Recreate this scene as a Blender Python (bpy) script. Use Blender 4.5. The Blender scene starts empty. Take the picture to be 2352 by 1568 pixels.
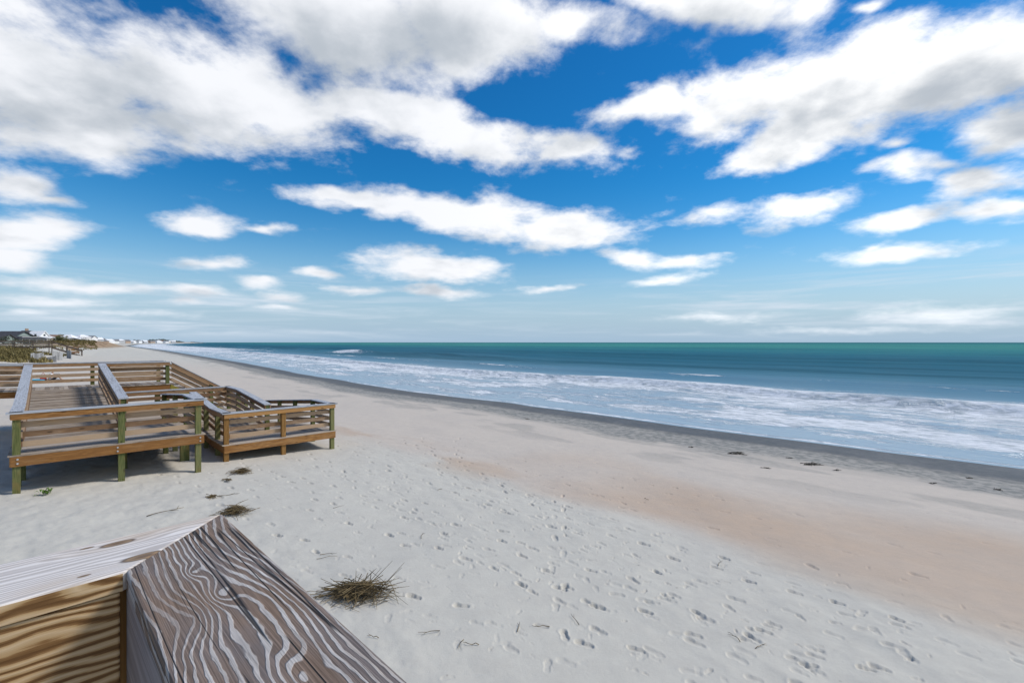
import bpy, bmesh, math, random
import numpy as np
from mathutils import Vector, Matrix

random.seed(7)
rng = np.random.default_rng(11)
scene = bpy.context.scene
COL = scene.collection
R = math.radians
EYE = 5.0                                   # eye height above the sea
UA, UB = 0.7117, 0.7025                     # plan frame: a runs to the sea, b runs along the shore


def plan(a, b):
    return UA * a - UB * b, UB * a + UA * b


def W(a, b, z):                             # z is relative to the eye
    x, y = plan(a, b)
    return Vector((x, y, z + EYE))


def to_plan(x, y):
    return UA * x + UB * y, -UB * x + UA * y


# ------------------------------------------------------------------ noise on arrays
def _hash(ix, iy, seed):
    h = (ix.astype(np.int64) * 374761393 + iy.astype(np.int64) * 668265263 + seed * 974634777) & 0xFFFFFFFF
    h = ((h ^ (h >> 13)) * 1274126177) & 0xFFFFFFFF
    h = h ^ (h >> 16)
    return (h & 0xFFFFFF) / float(0xFFFFFF)


def vnoise(x, y, seed=0):
    ix = np.floor(x); iy = np.floor(y)
    fx = x - ix; fy = y - iy
    fx = fx * fx * (3 - 2 * fx); fy = fy * fy * (3 - 2 * fy)
    h = lambda i, j: _hash(ix + i, iy + j, seed)
    return (h(0, 0) * (1 - fx) + h(1, 0) * fx) * (1 - fy) + (h(0, 1) * (1 - fx) + h(1, 1) * fx) * fy


def fbm(x, y, seed=0, octv=4):
    v = 0; amp = 0.5; tot = 0
    for i in range(octv):
        v = v + amp * vnoise(x * 2 ** i, y * 2 ** i, seed + i * 17); tot += amp; amp *= 0.5
    return v / tot


def sstep(e0, e1, x):
    t = np.clip((x - e0) / (e1 - e0), 0, 1)
    return t * t * (3 - 2 * t)


# ------------------------------------------------------------------ the lie of the land
_sb = np.array([-3000, -200, -30, -1, 5, 10, 22, 35, 43, 76, 130, 374, 574, 805, 1500, 2500, 3500, 3700, 4300, 9000, 40000.])
_sa = np.array([60, 34, 28.5, 27.9, 27.6, 27.0, 27.2, 27.0, 26.6, 29.0, 34.3, 52.7, 64, 78, 165, 400, 690, 640, -2600, -9000, -9000.])
_tb = np.concatenate([np.arange(-300, 200, 1.0), np.arange(200, 1000, 5.0)])
_ta = np.interp(_tb, _sb, _sa)
_k = np.ones(15) / 15
_ta2 = np.convolve(np.pad(_ta[:500], 7, mode='edge'), _k, 'valid')
_ta = np.concatenate([_ta2, _ta[500:]])


def shore_a(b):
    b = np.asarray(b, float)
    v = np.where((b > -299) & (b < 990), np.interp(b, _tb, _ta), np.interp(b, _sb, _sa))
    near = 1 - sstep(60, 140, np.abs(b))
    return v + near * ((vnoise(b / 9.0, b * 0 + 3.3, 5) - 0.5) * 1.1 + (vnoise(b / 3.1, b * 0 + 8.3, 6) - 0.5) * 0.35)


NEAR_S = [-4000, -300, -80, -55, -45, -36, -31, -27.5, -24, -19.2, -10, -3.5, 0, 20, 80, 400]
NEAR_Z = [-1.5, -1.5, -1.9, -2.3, -2.7, -3.2, -3.5, -3.68, -3.86, -4.06, -4.52, -4.84, -5, -5.9, -8, -14]
FAR_S = [-4000, -300, -90, -60, -45, -38, -33, -28, -22, -10, -3.5, 0, 20, 80, 400]
FAR_Z = [0.5, -0.4, -0.4, -0.6, -0.9, -1.15, -1.8, -2.75, -3.4, -4.45, -4.85, -5, -5.9, -8, -14]
RIDGE_S = [-4000, -300, -120, -60, -46, -41, -36, -30, -22, -10, -3.5, 0, 20, 80, 400]
RIDGE_Z = [0.6, 0.2, 0.0, 0.5, 0.8, 0.3, -1.6, -2.9, -3.5, -4.45, -4.85, -5, -5.9, -8, -14]


def ridge_s(s, b):
    return s - 14 * sstep(215, 300, b) * sstep(900, 600, b) * sstep(-8, -18, s)


def ground(a, b):
    a = np.asarray(a, float); b = np.asarray(b, float)
    s = a - shore_a(b)
    w = sstep(38, 74, b)
    w2 = sstep(205, 290, b)
    zn = np.interp(s, NEAR_S, NEAR_Z); zf = np.interp(s, FAR_S, FAR_Z); zr = np.interp(ridge_s(s, b), RIDGE_S, RIDGE_Z)
    z = zn * (1 - w) + zf * w
    z = z * (1 - w2) + zr * w2
    dune = sstep(-28, -36, s) * sstep(40, 80, b)
    z = z + dune * ((fbm(a / 5, b / 9, 31, 4) - 0.5) * 1.0 + (fbm(a / 14, b / 40, 38, 2) - 0.5) * 0.8 * sstep(100, 200, b))
    z = z + (fbm(a / 2.3, b / 3.1, 41, 4) - 0.5) * 0.10 * sstep(-4, -14, s)
    return z


def gz(a, b):
    return float(ground(a, b))


F = 1080.0


def on_ground(px, py):
    """plan position where the sight line through a point of the view meets the sand"""
    xs = (px - 1176) / F; dn = (py - 786) / F
    Y = np.geomspace(2, 900, 6000)
    a, b = to_plan(xs * Y, Y)
    f = -dn * Y - ground(a, b)
    i = int(np.argmax(f < 0))
    return float(a[i]), float(b[i])


# ------------------------------------------------------------------ nodes
def new_mat(name):
    m = bpy.data.materials.new(name); m.use_nodes = True
    m.node_tree.nodes.clear()
    return m, m.node_tree


def nd(t, typ, ins=None, **props):
    n = t.nodes.new(typ)
    for k, v in props.items():
        setattr(n, k, v)
    for k, v in (ins or {}).items():
        s = n.inputs[k]
        if isinstance(v, bpy.types.NodeSocket):
            t.links.new(v, s)
        else:
            s.default_value = v
    return n


def mth(t, op, a, b=None, c=None, clamp=False):
    ins = {0: a}
    if b is not None: ins[1] = b
    if c is not None: ins[2] = c
    return nd(t, 'ShaderNodeMath', ins, operation=op, use_clamp=clamp).outputs[0]


def mixc(t, f, a, b, blend='MIX'):
    n = nd(t, 'ShaderNodeMix', data_type='RGBA', blend_type=blend)
    for i, v in ((0, f), (6, a), (7, b)):
        if isinstance(v, bpy.types.NodeSocket):
            t.links.new(v, n.inputs[i])
        else:
            n.inputs[i].default_value = v if i == 0 else (tuple(v) + (1,))[:4]
    return n.outputs[2]


def mrange(t, v, a, b, c=0.0, d=1.0, smooth=True):
    n = nd(t, 'ShaderNodeMapRange', {0: v, 1: a, 2: b, 3: c, 4: d}, interpolation_type='SMOOTHSTEP' if smooth else 'LINEAR')
    n.clamp = True
    return n.outputs[0]


def ramp(t, f, stops, interp='LINEAR'):
    n = nd(t, 'ShaderNodeValToRGB', {0: f})
    cr = n.color_ramp; cr.interpolation = interp
    while len(cr.elements) < len(stops): cr.elements.new(0.5)
    for e, (p, c) in zip(cr.elements, stops):
        e.position = p; e.color = tuple(c) + (1,)
    return n.outputs[0]


def noise(t, vec, scale, detail=4, rough=0.55, dist=0.0):
    return nd(t, 'ShaderNodeTexNoise', {'Vector': vec, 'Scale': scale, 'Detail': detail, 'Roughness': rough, 'Distortion': dist}).outputs[0]


def vscale(t, vec, s, loc=(0, 0, 0)):
    return nd(t, 'ShaderNodeMapping', {'Vector': vec, 'Scale': s, 'Location': loc}).outputs[0]


def attr(t, name, out='Fac'):
    return nd(t, 'ShaderNodeAttribute', attribute_name=name).outputs[out]


def finish(t, color, rough=0.7, spec=0.3, bump=None, bstr=0.3, bdist=0.02, **extra):
    ins = {'Base Color': color if isinstance(color, bpy.types.NodeSocket) else tuple(color) + (1,), 'Roughness': rough, 'Specular IOR Level': spec}
    if bump is not None:
        ins['Normal'] = nd(t, 'ShaderNodeBump', {'Height': bump, 'Strength': bstr, 'Distance': bdist}).outputs[0]
    ins.update(extra)
    p = nd(t, 'ShaderNodeBsdfPrincipled', ins)
    o = nd(t, 'ShaderNodeOutputMaterial')
    t.links.new(p.outputs[0], o.inputs[0])


def wood(name, dark, light, grey=0.0, greycol=(0.34, 0.34, 0.36), knots=True, stain=None):
    m, t = new_mat(name)
    g = attr(t, 'grain', 'Vector')
    tone = attr(t, 'tone')
    n1 = noise(t, vscale(t, g, (0.9, 16, 16)), 1.0, 3, 0.5, 0.6)
    wv = mth(t, 'SINE', mth(t, 'MULTIPLY', n1, 42.0))
    n2 = noise(t, vscale(t, g, (3.0, 90, 90)), 1.0, 4, 0.6)
    f = mth(t, 'ADD', mth(t, 'MULTIPLY', wv, 0.22), mth(t, 'MULTIPLY', n2, 0.9))
    f = mth(t, 'ADD', f, mth(t, 'MULTIPLY', mth(t, 'SUBTRACT', tone, 0.5), 0.8))
    col = mixc(t, mrange(t, f, 0.1, 0.85), dark, light)
    n3 = noise(t, vscale(t, g, (1.3, 5, 5)), 1.0, 4, 0.6)
    if grey > 0:
        col = mixc(t, mth(t, 'MULTIPLY', mrange(t, mth(t, 'ADD', n3, mth(t, 'MULTIPLY', mth(t, 'SUBTRACT', tone, .5), .3)), 0.35, 0.65), grey), col, greycol)
    if stain is not None:
        n4 = noise(t, vscale(t, g, (2.2, 3, 3), (4, 2, 7)), 1.0, 4, 0.6)
        col = mixc(t, mth(t, 'MULTIPLY', mrange(t, n4, 0.5, 0.68), 0.75), col, stain)
    if knots:
        v = nd(t, 'ShaderNodeTexVoronoi', {'Vector': vscale(t, g, (1.9, 6.5, 6.5), (1.7, .4, .9)), 'Scale': 1.0}).outputs[0]
        col = mixc(t, mth(t, 'MULTIPLY', mrange(t, v, 0.06, 0.15, 1, 0), 0.8), col, tuple(c * 0.22 for c in dark))
    # thin drying cracks along the grain
    cr = noise(t, vscale(t, g, (1.1, 70, 70), (9, 3, 1)), 1.0, 2, 0.5)
    col = mixc(t, mrange(t, cr, 0.72, 0.78, 0, 0.6), col, tuple(c * 0.25 for c in dark))
    finish(t, col, 0.75, 0.25, f, 0.35, 0.004)
    return m


MAT = {}
MAT['cap'] = wood('weathered_cap_wood', (0.20, 0.205, 0.215), (0.47, 0.49, 0.52), 0.6, (0.40, 0.425, 0.46), knots=False)
MAT['fascia'] = wood('amber_board_wood', (0.20, 0.090, 0.026), (0.42, 0.215, 0.068), 0.30, (0.30, 0.20, 0.11))
MAT['face'] = wood('tan_board_wood', (0.15, 0.075, 0.032), (0.37, 0.215, 0.10), 0.40, (0.28, 0.21, 0.15))
MAT['slat'] = wood('slat_wood', (0.17, 0.098, 0.052), (0.43, 0.285, 0.165), 0.5, (0.37, 0.29, 0.215))
MAT['deck'] = wood('deck_wood', (0.19, 0.148, 0.112), (0.45, 0.37, 0.285), 0.5, (0.42, 0.385, 0.35), knots=False)
MAT['post'] = wood('green_treated_wood', (0.070, 0.088, 0.024), (0.170, 0.172, 0.062), 0.25, (0.19, 0.19, 0.11), stain=(0.17, 0.13, 0.045))
MAT['post_tan'] = wood('tan_post_wood', (0.19, 0.10, 0.028), (0.38, 0.21, 0.075))
MAT['old'] = wood('old_dark_wood', (0.045, 0.033, 0.026), (0.13, 0.10, 0.08), 0.4, (0.16, 0.14, 0.12), knots=False)
MAT['old_grey'] = wood('old_grey_wood', (0.15, 0.13, 0.115), (0.30, 0.27, 0.25), 0.4, (0.32, 0.31, 0.30), knots=False)
MAT['fence'] = wood('bleached_fence_wood', (0.20, 0.20, 0.20), (0.42, 0.42, 0.41), 0.5, (0.45, 0.45, 0.46), knots=False)


def plain(name, c, rough=0.7, var=0.18, scale=3.0, spec=0.3):
    m, t = new_mat(name)
    co = nd(t, 'ShaderNodeTexCoord').outputs['Object']
    n = noise(t, co, scale, 5, 0.6)
    col = mixc(t, mrange(t, n, 0.3, 0.7), tuple(x * (1 - var) for x in c), tuple(min(1, x * (1 + var)) for x in c))
    finish(t, col, rough, spec, n, 0.15, 0.01)
    return m


# ------------------------------------------------------------------ mesh collector
class MB:
    def __init__(self):
        self.v = []; self.f = []; self.g = []; self.t = []

    def add(self, verts, faces, grain=None, tone=None):
        o = len(self.v)
        tone = random.random() if tone is None else tone
        off = (random.uniform(0, 50), random.uniform(0, 50), random.uniform(0, 50))
        for i, p in enumerate(verts):
            self.v.append(tuple(p))
            gr = grain[i] if grain else p
            self.g.append((gr[0] + off[0], gr[1] + off[1], gr[2] + off[2]))
            self.t.append(tone)
        for f in faces:
            self.f.append(tuple(i + o for i in f))

    def board(self, p0, p1, w, h, side=None, tone=None):
        """board from p0 to p1 (centre line of the top face), w across (horizontal), h downwards; ends cut plumb"""
        p0 = Vector(p0); p1 = Vector(p1)
        d = p1 - p0; L = d.length
        n = Vector((-d.y, d.x, 0))
        n = n.normalized() if n.length > 1e-6 else Vector((1, 0, 0))
        n *= w / 2
        dz = Vector((0, 0, -h))
        vs = [p0 - n, p0 + n, p1 + n, p1 - n]
        vs = [v + dz for v in vs] + vs
        gr = [(0, 0, 0), (0, w, 0), (L, w, 0), (L, 0, 0), (0, 0, h), (0, w, h), (L, w, h), (L, 0, h)]
        self.add(vs, [(0, 1, 2, 3), (7, 6, 5, 4), (0, 4, 5, 1), (1, 5, 6, 2), (2, 6, 7, 3), (3, 7, 4, 0)], gr, tone)

    def post(self, x, y, z0, z1, w, d, ux, uy, tone=None):
        """upright from z0 to z1; w along (ux,uy), d across"""
        u = Vector((ux, uy, 0)).normalized() * (w / 2); n = Vector((-u.y, u.x, 0)).normalized() * (d / 2)
        c = Vector((x, y, 0)); H = z1 - z0
        b = [c - u - n, c + u - n, c + u + n, c - u + n]
        vs = [v + Vector((0, 0, z0)) for v in b] + [v + Vector((0, 0, z1)) for v in b]
        gr = [(0, 0, 0), (0, w, 0), (0, w, d), (0, 0, d), (H, 0, 0), (H, w, 0), (H, w, d), (H, 0, d)]
        self.add(vs, [(3, 2, 1, 0), (4, 5, 6, 7), (0, 1, 5, 4), (1, 2, 6, 5), (2, 3, 7, 6), (3, 0, 4, 7)], gr, tone)

    def prism(self, poly, z0, z1, gr_dir=(1, 0), tone=None):
        n = len(poly); gx, gy = gr_dir
        vs = [(x, y, z0) for x, y in poly] + [(x, y, z1) for x, y in poly]
        gr = [(x * gx + y * gy, -x * gy + y * gx, z) for x, y, z in vs]
        fs = [tuple(reversed(range(n))), tuple(range(n, 2 * n))] + [(i, (i + 1) % n, n + (i + 1) % n, n + i) for i in range(n)]
        self.add(vs, fs, gr, tone)

    def stick(self, p0, p1, r0, r1, tone=None):
        p0 = Vector(p0); p1 = Vector(p1); d = (p1 - p0)
        L = d.length
        if L < 1e-6: return
        q = d.to_track_quat('Z', 'Y')
        vs = []; gr = []
        for p, r, l in ((p0, r0, 0), (p1, r1, L)):
            for k in range(4):
                vs.append(p + q @ Vector((r * math.cos(k * math.pi / 2), r * math.sin(k * math.pi / 2), 0))); gr.append((l, k * r, 0))
        self.add(vs, [(0, 1, 5, 4), (1, 2, 6, 5), (2, 3, 7, 6), (3, 0, 4, 7), (3, 2, 1, 0), (4, 5, 6, 7)], gr, tone)

    def build(self, name, mat, parent=None, smooth=False, bevel=0, origin=None):
        me = bpy.data.meshes.new(name)
        org = Vector(origin) if origin is not None else None
        vv = self.v if org is None else [tuple(Vector(p) - org) for p in self.v]
        me.from_pydata(vv, [], self.f)
        a = me.attributes.new('grain', 'FLOAT_VECTOR', 'POINT'); a.data.foreach_set('vector', np.array(self.g, dtype=np.float32).ravel())
        a = me.attributes.new('tone', 'FLOAT', 'POINT'); a.data.foreach_set('value', np.array(self.t, dtype=np.float32))
        me.materials.append(mat)
        if smooth: me.polygons.foreach_set('use_smooth', [True] * len(me.polygons))
        me.update()
        o = bpy.data.objects.new(name, me); COL.objects.link(o)
        if org is not None: o.location = org
        if parent is not None:
            o.parent = parent
            o.matrix_parent_inverse = Matrix.Translation(-world_loc(parent))
        if bevel:
            bv = o.modifiers.new('edge', 'BEVEL'); bv.width = bevel; bv.segments = 2; bv.limit_method = 'ANGLE'
        return o


def world_loc(o):
    if o.parent is None:
        return Vector(o.location)
    return Vector(o.location)  # parts are built in world coordinates (origin 0)


def tag(o, label=None, cat=None, group=None, kind=None):
    for k, v in (('label', label), ('category', cat), ('group', group), ('kind', kind)):
        if v: o[k] = v
    return o


def empty(name, loc, label, cat, group=None):
    o = bpy.data.objects.new(name, None); COL.objects.link(o)
    o.location = loc; o.empty_display_size = 0.3
    return tag(o, label, cat, group)


def structure(o):
    o['kind'] = 'structure'; return o


# ------------------------------------------------------------------ the sand
def polar_axes():
    th = np.concatenate([np.linspace(-180, -62, 40)[:-1], np.linspace(-62, -52, 40)[:-1], np.linspace(-52, 52, 1150), np.linspace(52, 62, 40)[1:], np.linspace(62, 180, 40)[1:]])
    r = np.concatenate([[0.4, 1.2, 2.2, 3.0, 3.6], np.exp(np.arange(math.log(4), math.log(60), math.log(1.0038))),
                        np.exp(np.arange(math.log(60), math.log(4600), math.log(1.016))), [6000, 9000, 15000, 24000]])
    return np.radians(th), r


def grid_object(name, X, Y, Z, mask, mat, attrs, smooth=True):
    nr, nt = X.shape
    idx = np.arange(nr * nt).reshape(nr, nt)
    q = np.stack([idx[:-1, :-1], idx[:-1, 1:], idx[1:, 1:], idx[1:, :-1]], -1).reshape(-1, 4)[:, ::-1]
    if mask is not None:
        mk = (mask[:-1, :-1] | mask[:-1, 1:] | mask[1:, 1:] | mask[1:, :-1]).ravel()
        q = q[mk]
    used = np.unique(q)
    remap = np.full(nr * nt, -1, np.int64); remap[used] = np.arange(len(used))
    q = remap[q]
    co = np.stack([X.ravel()[used], Y.ravel()[used], Z.ravel()[used]], -1).astype(np.float32)
    me = bpy.data.meshes.new(name)
    me.vertices.add(len(co)); me.vertices.foreach_set('co', co.ravel())
    me.loops.add(q.size); me.loops.foreach_set('vertex_index', q.ravel().astype(np.int32))
    me.polygons.add(len(q)); me.polygons.foreach_set('loop_start', np.arange(0, q.size, 4, dtype=np.int32))
    me.polygons.foreach_set('use_smooth', np.ones(len(q), bool))
    for k, v in attrs.items():
        if v.ndim == 3:
            a = me.attributes.new(k, 'FLOAT_VECTOR', 'POINT'); a.data.foreach_set('vector', v.reshape(-1, 3)[used].astype(np.float32).ravel())
        else:
            a = me.attributes.new(k, 'FLOAT', 'POINT'); a.data.foreach_set('value', v.ravel()[used].astype(np.float32))
    me.update(calc_edges=True); me.validate()
    me.materials.append(mat)
    o = bpy.data.objects.new(name, me); COL.objects.link(o)
    return o


TH, RR = polar_axes()
T2, R2 = np.meshgrid(TH, RR)
GX = R2 * np.sin(T2); GY = R2 * np.cos(T2)
GA, GB = to_plan(GX, GY)
GZ = ground(GA, GB)
GS = GA - shore_a(GB)

# footprints: (a, b, heading in plan, length scale, depth)
prints = []


def trail(a, b, head, n, step=0.66, wob=0.06, depth=0.035, size=1.0, drift=0.0):
    side = 1
    for i in range(n):
        prints.append((a - math.sin(head) * 0.1 * side + random.gauss(0, .02), b + math.cos(head) * 0.1 * side + random.gauss(0, .02), head + random.gauss(0, .12), size * random.uniform(.72, 1.0), depth * random.uniform(.3, 1.6)))
        side = -side
        head += random.gauss(drift, wob)
        a += math.cos(head) * step * random.uniform(.9, 1.1); b += math.sin(head) * step * random.uniform(.9, 1.1)


H = math.pi / 2
for a0, hd, dp in ((6.4, .02, .04), (6.9, -.02, .045), (7.3, .03, .035), (7.7, -.03, .05), (8.0, .0, .045), (8.3, .02, .04), (8.6, -.02, .05), (9.0, .02, .03), (7.1, .04, .04), (8.15, -.05, .05), (7.5, 0.05, .05)):
    trail(a0, -5, H + hd, 36, depth=dp)
for a0, b0, hd, n in ((10.5, -4, H + .06, 40), (12, -4, H - .03, 34), (14.5, 0, H + .05, 30), (4.6, -2, H - .10, 24), (5.2, 1.0, H - .2, 18), (5.4, 4, H - .14, 18), (3.2, 3.0, .5, 14), (17, 0, H + .1, 40), (11.4, 2, H + .22, 24)):
    trail(a0, b0, hd, n, depth=random.uniform(.025, .045) if a0 < 10 else .018)
for i in range(150):
    a0 = random.gauss(7.5, 1.5); b0 = random.uniform(-4, 15)
    prints.append((a0, b0, H + random.gauss(0, .6), random.uniform(.35, 1.1), random.uniform(.015, .05)))
for i in range(90):
    prints.append((random.uniform(2.5, 6), random.uniform(1, 10), random.uniform(0, 6.3), random.uniform(.35, .8), random.uniform(.008, .022)))
for i in range(380):
    prints.append((random.gauss(7.6, 1.7), random.uniform(-4, 14), random.uniform(0, 6.3), random.uniform(.22, .5), random.uniform(.02, .05)))
# a line of small paw marks
for i in range(70):
    prints.append((4.3 + .35 * math.sin(i * .21) + (i % 2) * .1, 4.0 + i * .16, H, .3, .016))
# path of feet from the ramp foot to the sea side path
for k in range(4):
    trail(8.6 + k * .35, 17.5 + k * .8, -1.35 + .05 * k, 22, depth=.03)

lrr = np.log(RR)
dz = np.zeros_like(GZ)
for a, b, hd, sz, dp in prints:
    x, y = plan(a, b)
    r = math.hypot(x, y); th = math.atan2(x, y)
    if r < 4 or r > 45 or abs(th) > R(53): continue
    ext = 0.34 * sz
    i0, i1 = np.searchsorted(RR, [r - ext, r + ext]); j0, j1 = np.searchsorted(TH, [th - ext / r, th + ext / r])
    if i1 <= i0 or j1 <= j0: continue
    da = GA[i0:i1, j0:j1] - a; db = GB[i0:i1, j0:j1] - b
    l = (da * math.cos(hd) + db * math.sin(hd)) / sz; c = (-da * math.sin(hd) + db * math.cos(hd)) / sz
    e1 = np.sqrt(((l - .055) / .085) ** 2 + (c / .058) ** 2); e2 = np.sqrt(((l + .080) / .066) ** 2 + (c / .05) ** 2); e1 = np.minimum(e1, np.sqrt((l / .12) ** 2 + (c / .043) ** 2))
    e = np.minimum(e1, e2) * (1 + .55 * (vnoise(GA[i0:i1, j0:j1] / .07 + a * 31, GB[i0:i1, j0:j1] / .07, 55) - .5))
    pit = -sstep(1.12, .70, e)
    rim = np.exp(-((e - 1.34) / .26) ** 2) * .22
    dz[i0:i1, j0:j1] += dp * .46 * sz ** .5 * (pit * (.75 + .5 * sstep(-.1, .1, l)) + rim)
dz = np.clip(dz, -0.075, 0.04)
# wind ripples and lumps in the soft sand, patches of old trampled sand
soft = sstep(10.5, 8.0, GA) * sstep(60, 30, R2)
dz += soft * (fbm(GA / .8, GB / .8, 71, 3) - .5) * .03
tr = sstep(4.5, 7, GA + (fbm(GA / 2, GB / 2, 75, 2) - .5) * 3) * sstep(12, 9, GA) * sstep(22, 14, GB) * sstep(60, 30, R2)
dz += tr * (fbm(GA / .30, GB / .55, 77, 3) - .5) * .028
lft = sstep(4.2, 2.5, GA) * sstep(60, 30, R2)
dz += lft * (fbm(GA / .3, GB / .42, 79, 3) - .5) * .06
GZ = GZ + dz

pk = sstep(9.2, 10.6, GA + (fbm(GA / 3, GB / 5, 91, 3) - .5) * 2.2) * sstep(17, 12, GA + (fbm(GA / 3, GB / 6, 93, 3) - .5) * 5) * sstep(13, 5, GB + (fbm(GA / 4, GB / 4, 95, 3) - .5) * 6) * (0.55 + .9 * (fbm(GA / 2.4, GB / 4.5, 97, 4) - .3))
pk2 = .55 * np.exp(-((GA - 10.2) / 1.1) ** 2) * sstep(.42, .62, fbm(GA / 1.2, GB / 3, 99, 4)) * sstep(8, 13, GB) * sstep(30, 20, GB)
pink = np.clip(pk + pk2, 0, 1)
beige = sstep(9.0, 10.8, GA + (fbm(GA / 2, GB / 4, 101, 3) - .5) * 1.6) + sstep(14, 22, GB) * .7
beige = np.clip(beige, 0, 1) * sstep(160, 60, GB)
mott = sstep(-7.6, -5.4, GS + (fbm(GA / 1.5, GB / 4, 103, 4) - .5) * 2.6)
mott = np.clip(mott + .42 * sstep(-12.5, -9, GS) * sstep(.55, .68, fbm(GA / 1.4, GB / 3, 105, 4)), 0, 1)
wet = sstep(-4.0, -2.6, GS + (fbm(GA / 1.0, GB / 5, 107, 4) - .5) * 1.4)
dunes = sstep(-31.5, -36, ridge_s(GS, GB)) * sstep(150, 250, GB)

m, t = new_mat('sand')
co = nd(t, 'ShaderNodeTexCoord').outputs['Object']
nf = noise(t, co, 160, 4, 0.7); nm = noise(t, co, 3.2, 6, 0.65); nl = noise(t, co, 0.35, 5, 0.6)
col = mixc(t, attr(t, 'beige'), (0.545, 0.520, 0.452), (0.545, 0.482, 0.410))
col = mixc(t, attr(t, 'pink'), col, (0.465, 0.335, 0.232))
col = mixc(t, attr(t, 'mott'), col, mixc(t, mrange(t, nm, .38, .62), (0.180, 0.184, 0.170), (0.34, 0.325, 0.290)))
col = mixc(t, attr(t, 'wet'), col, (0.066, 0.068, 0.066))
col = mixc(t, attr(t, 'dunes'), col, mixc(t, mrange(t, nl, .35, .6), (0.46, 0.34, 0.21), (0.20, 0.115, 0.055)))
col = mixc(t, 0.5, col, mixc(t, mrange(t, nf, .25, .75), (0.42, 0.42, 0.42), (0.60, 0.60, 0.60)), 'OVERLAY')
col = mixc(t, mrange(t, nm, .35, .7, 0, .16), col, (0.33, 0.30, 0.27))
col = mixc(t, mrange(t, nl, .4, .7, 0, .12), col, (0.36, 0.34, 0.32))
# dark specks: shell grit and bits of weed
vz = nd(t, 'ShaderNodeTexVoronoi', {'Vector': co, 'Scale': 2.6}).outputs[0]
grit = mth(t, 'MULTIPLY', mrange(t, vz, .035, .07, 1, 0), mrange(t, nm, .5, .6))
col = mixc(t, mth(t, 'MULTIPLY', grit, .55), col, (0.09, 0.075, 0.06))
rg = mth(t, 'SUBTRACT', 0.9, mth(t, 'MULTIPLY', attr(t, 'wet'), 0.36))
ns_ = noise(t, co, 14, 5, 0.7)
hb = mth(t, 'ADD', mth(t, 'MULTIPLY', nf, .22), mth(t, 'ADD', nm, mth(t, 'MULTIPLY', ns_, .45)))
finish(t, col, rg, 0.25, hb, 0.38, 0.03)
MAT['sand'] = m
sand = structure(grid_object('beach_sand', GX, GY, GZ + EYE, GS < 70, m,
                             {'pink': pink, 'beige': beige, 'mott': mott, 'wet': wet, 'dunes': dunes}))

# ------------------------------------------------------------------ the sea
thw = np.radians(np.concatenate([np.linspace(-75, -52, 50)[:-1], np.linspace(-52, 52, 900), np.linspace(52, 178, 90)[1:]]))
rw = np.concatenate([np.exp(np.arange(math.log(12), math.log(420), math.log(1.0045))), np.exp(np.arange(math.log(420), math.log(26000), math.log(1.03)))])
T3, R3 = np.meshgrid(thw, rw)
WX = R3 * np.sin(T3); WY = R3 * np.cos(T3)
WA, WB = to_plan(WX, WY)
WS = WA - shore_a(WB)
wz = np.zeros_like(WS)
wob = (fbm(WB / 22, WB * 0 + 1, 201, 3) - .5)


def swell(s0, w_front, w_back, hgt, seed, amp, bl=35.):
    c = s0 + (fbm(WB / bl, WB * 0 + seed, 203 + seed, 3) - .5) * amp
    u = WS - c
    prof = np.where(u < 0, np.exp(-(u / w_front) ** 2), np.exp(-(u / w_back) ** 2))
    return prof * hgt, u


br, ubr = swell(21, 1.1, 6, .62, 1, 7, 28)
br *= .45 + .9 * fbm(WB / 14, WS / 9, 211, 3)
wz += br
s2, u2 = swell(70, 4, 9, 1.1, 2, 16, 60); wz += s2 * sstep(.25, .6, fbm(WB / 70, WB * 0 + 4, 215, 2))
s3, u3 = swell(98, 4, 12, 1.1, 3, 18, 90); wz += s3 * sstep(.2, .7, fbm(WB / 80, WB * 0 + 9, 217, 2))
s4, u4 = swell(40, 3, 6, .3, 4, 8, 30); wz += s4
s5, u5 = swell(150, 7, 16, .6, 5, 20, 120); wz += s5 * .7
s6, u6 = swell(11, 1.2, 3, .12, 6, 5, 14); wz += s6
wz += (fbm(WS / 3, WB / 7, 221, 3) - .5) * .12 * sstep(2, 10, WS)
wz += (fbm(WS / 16, WB / 60, 223, 3) - .5) * .35 * sstep(25, 60, WS) * sstep(500, 200, WS)
wz += 0.012
# foam cover: the breaker line, its wash, the film at the edge
fx = (fbm(WS / 2.2 + 3 * wob, WB / 6, 231, 5))
band = np.exp(-((ubr + 1.5) / 4.2) ** 2) * (0.78 + .9 * (fx - .5)) + np.exp(-((ubr - 4) / 4.5) ** 2) * .55 * sstep(.38, .62, fbm(WS / 1.6, WB / 9, 235, 4))
wash = sstep(24, 13, WS) * sstep(0, 5, WS) * (.24 + .55 * sstep(.40, .66, fx)) * (1 + .35 * sstep(25, 0, WB))
second = np.exp(-((u6 + .4) / 1.3) ** 2) * .40 * sstep(.42, .66, fbm(WS / 1.4, WB / 7, 237, 4))
third = np.exp(-((u4 + .5) / 1.6) ** 2) * .6 * sstep(.5, .68, fbm(WS / 3, WB / 16, 239, 4))
edge = np.exp(-((WS - .26) / .20) ** 2) * 1.1 * sstep(70, 40, WB)
brk = np.exp(-((WS - 58) / 3.5) ** 2) * np.exp(-((WB - 208) / 15) ** 2)
wz += 1.7 * np.exp(-((WS - 60) / 4) ** 2) * np.exp(-((WB - 200) / 32) ** 2)
brk = brk * 1.6
farbrk = sstep(250, 420, WB) * (np.exp(-((WS - 28) / 26) ** 2)) * 1.0
foam = np.clip(band + wash + second + edge + brk + farbrk + third, 0, 1)
milk = np.clip(sstep(34, 6, WS) * .95 + np.exp(-(ubr / 9) ** 2) * .3, 0, 1)
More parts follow.
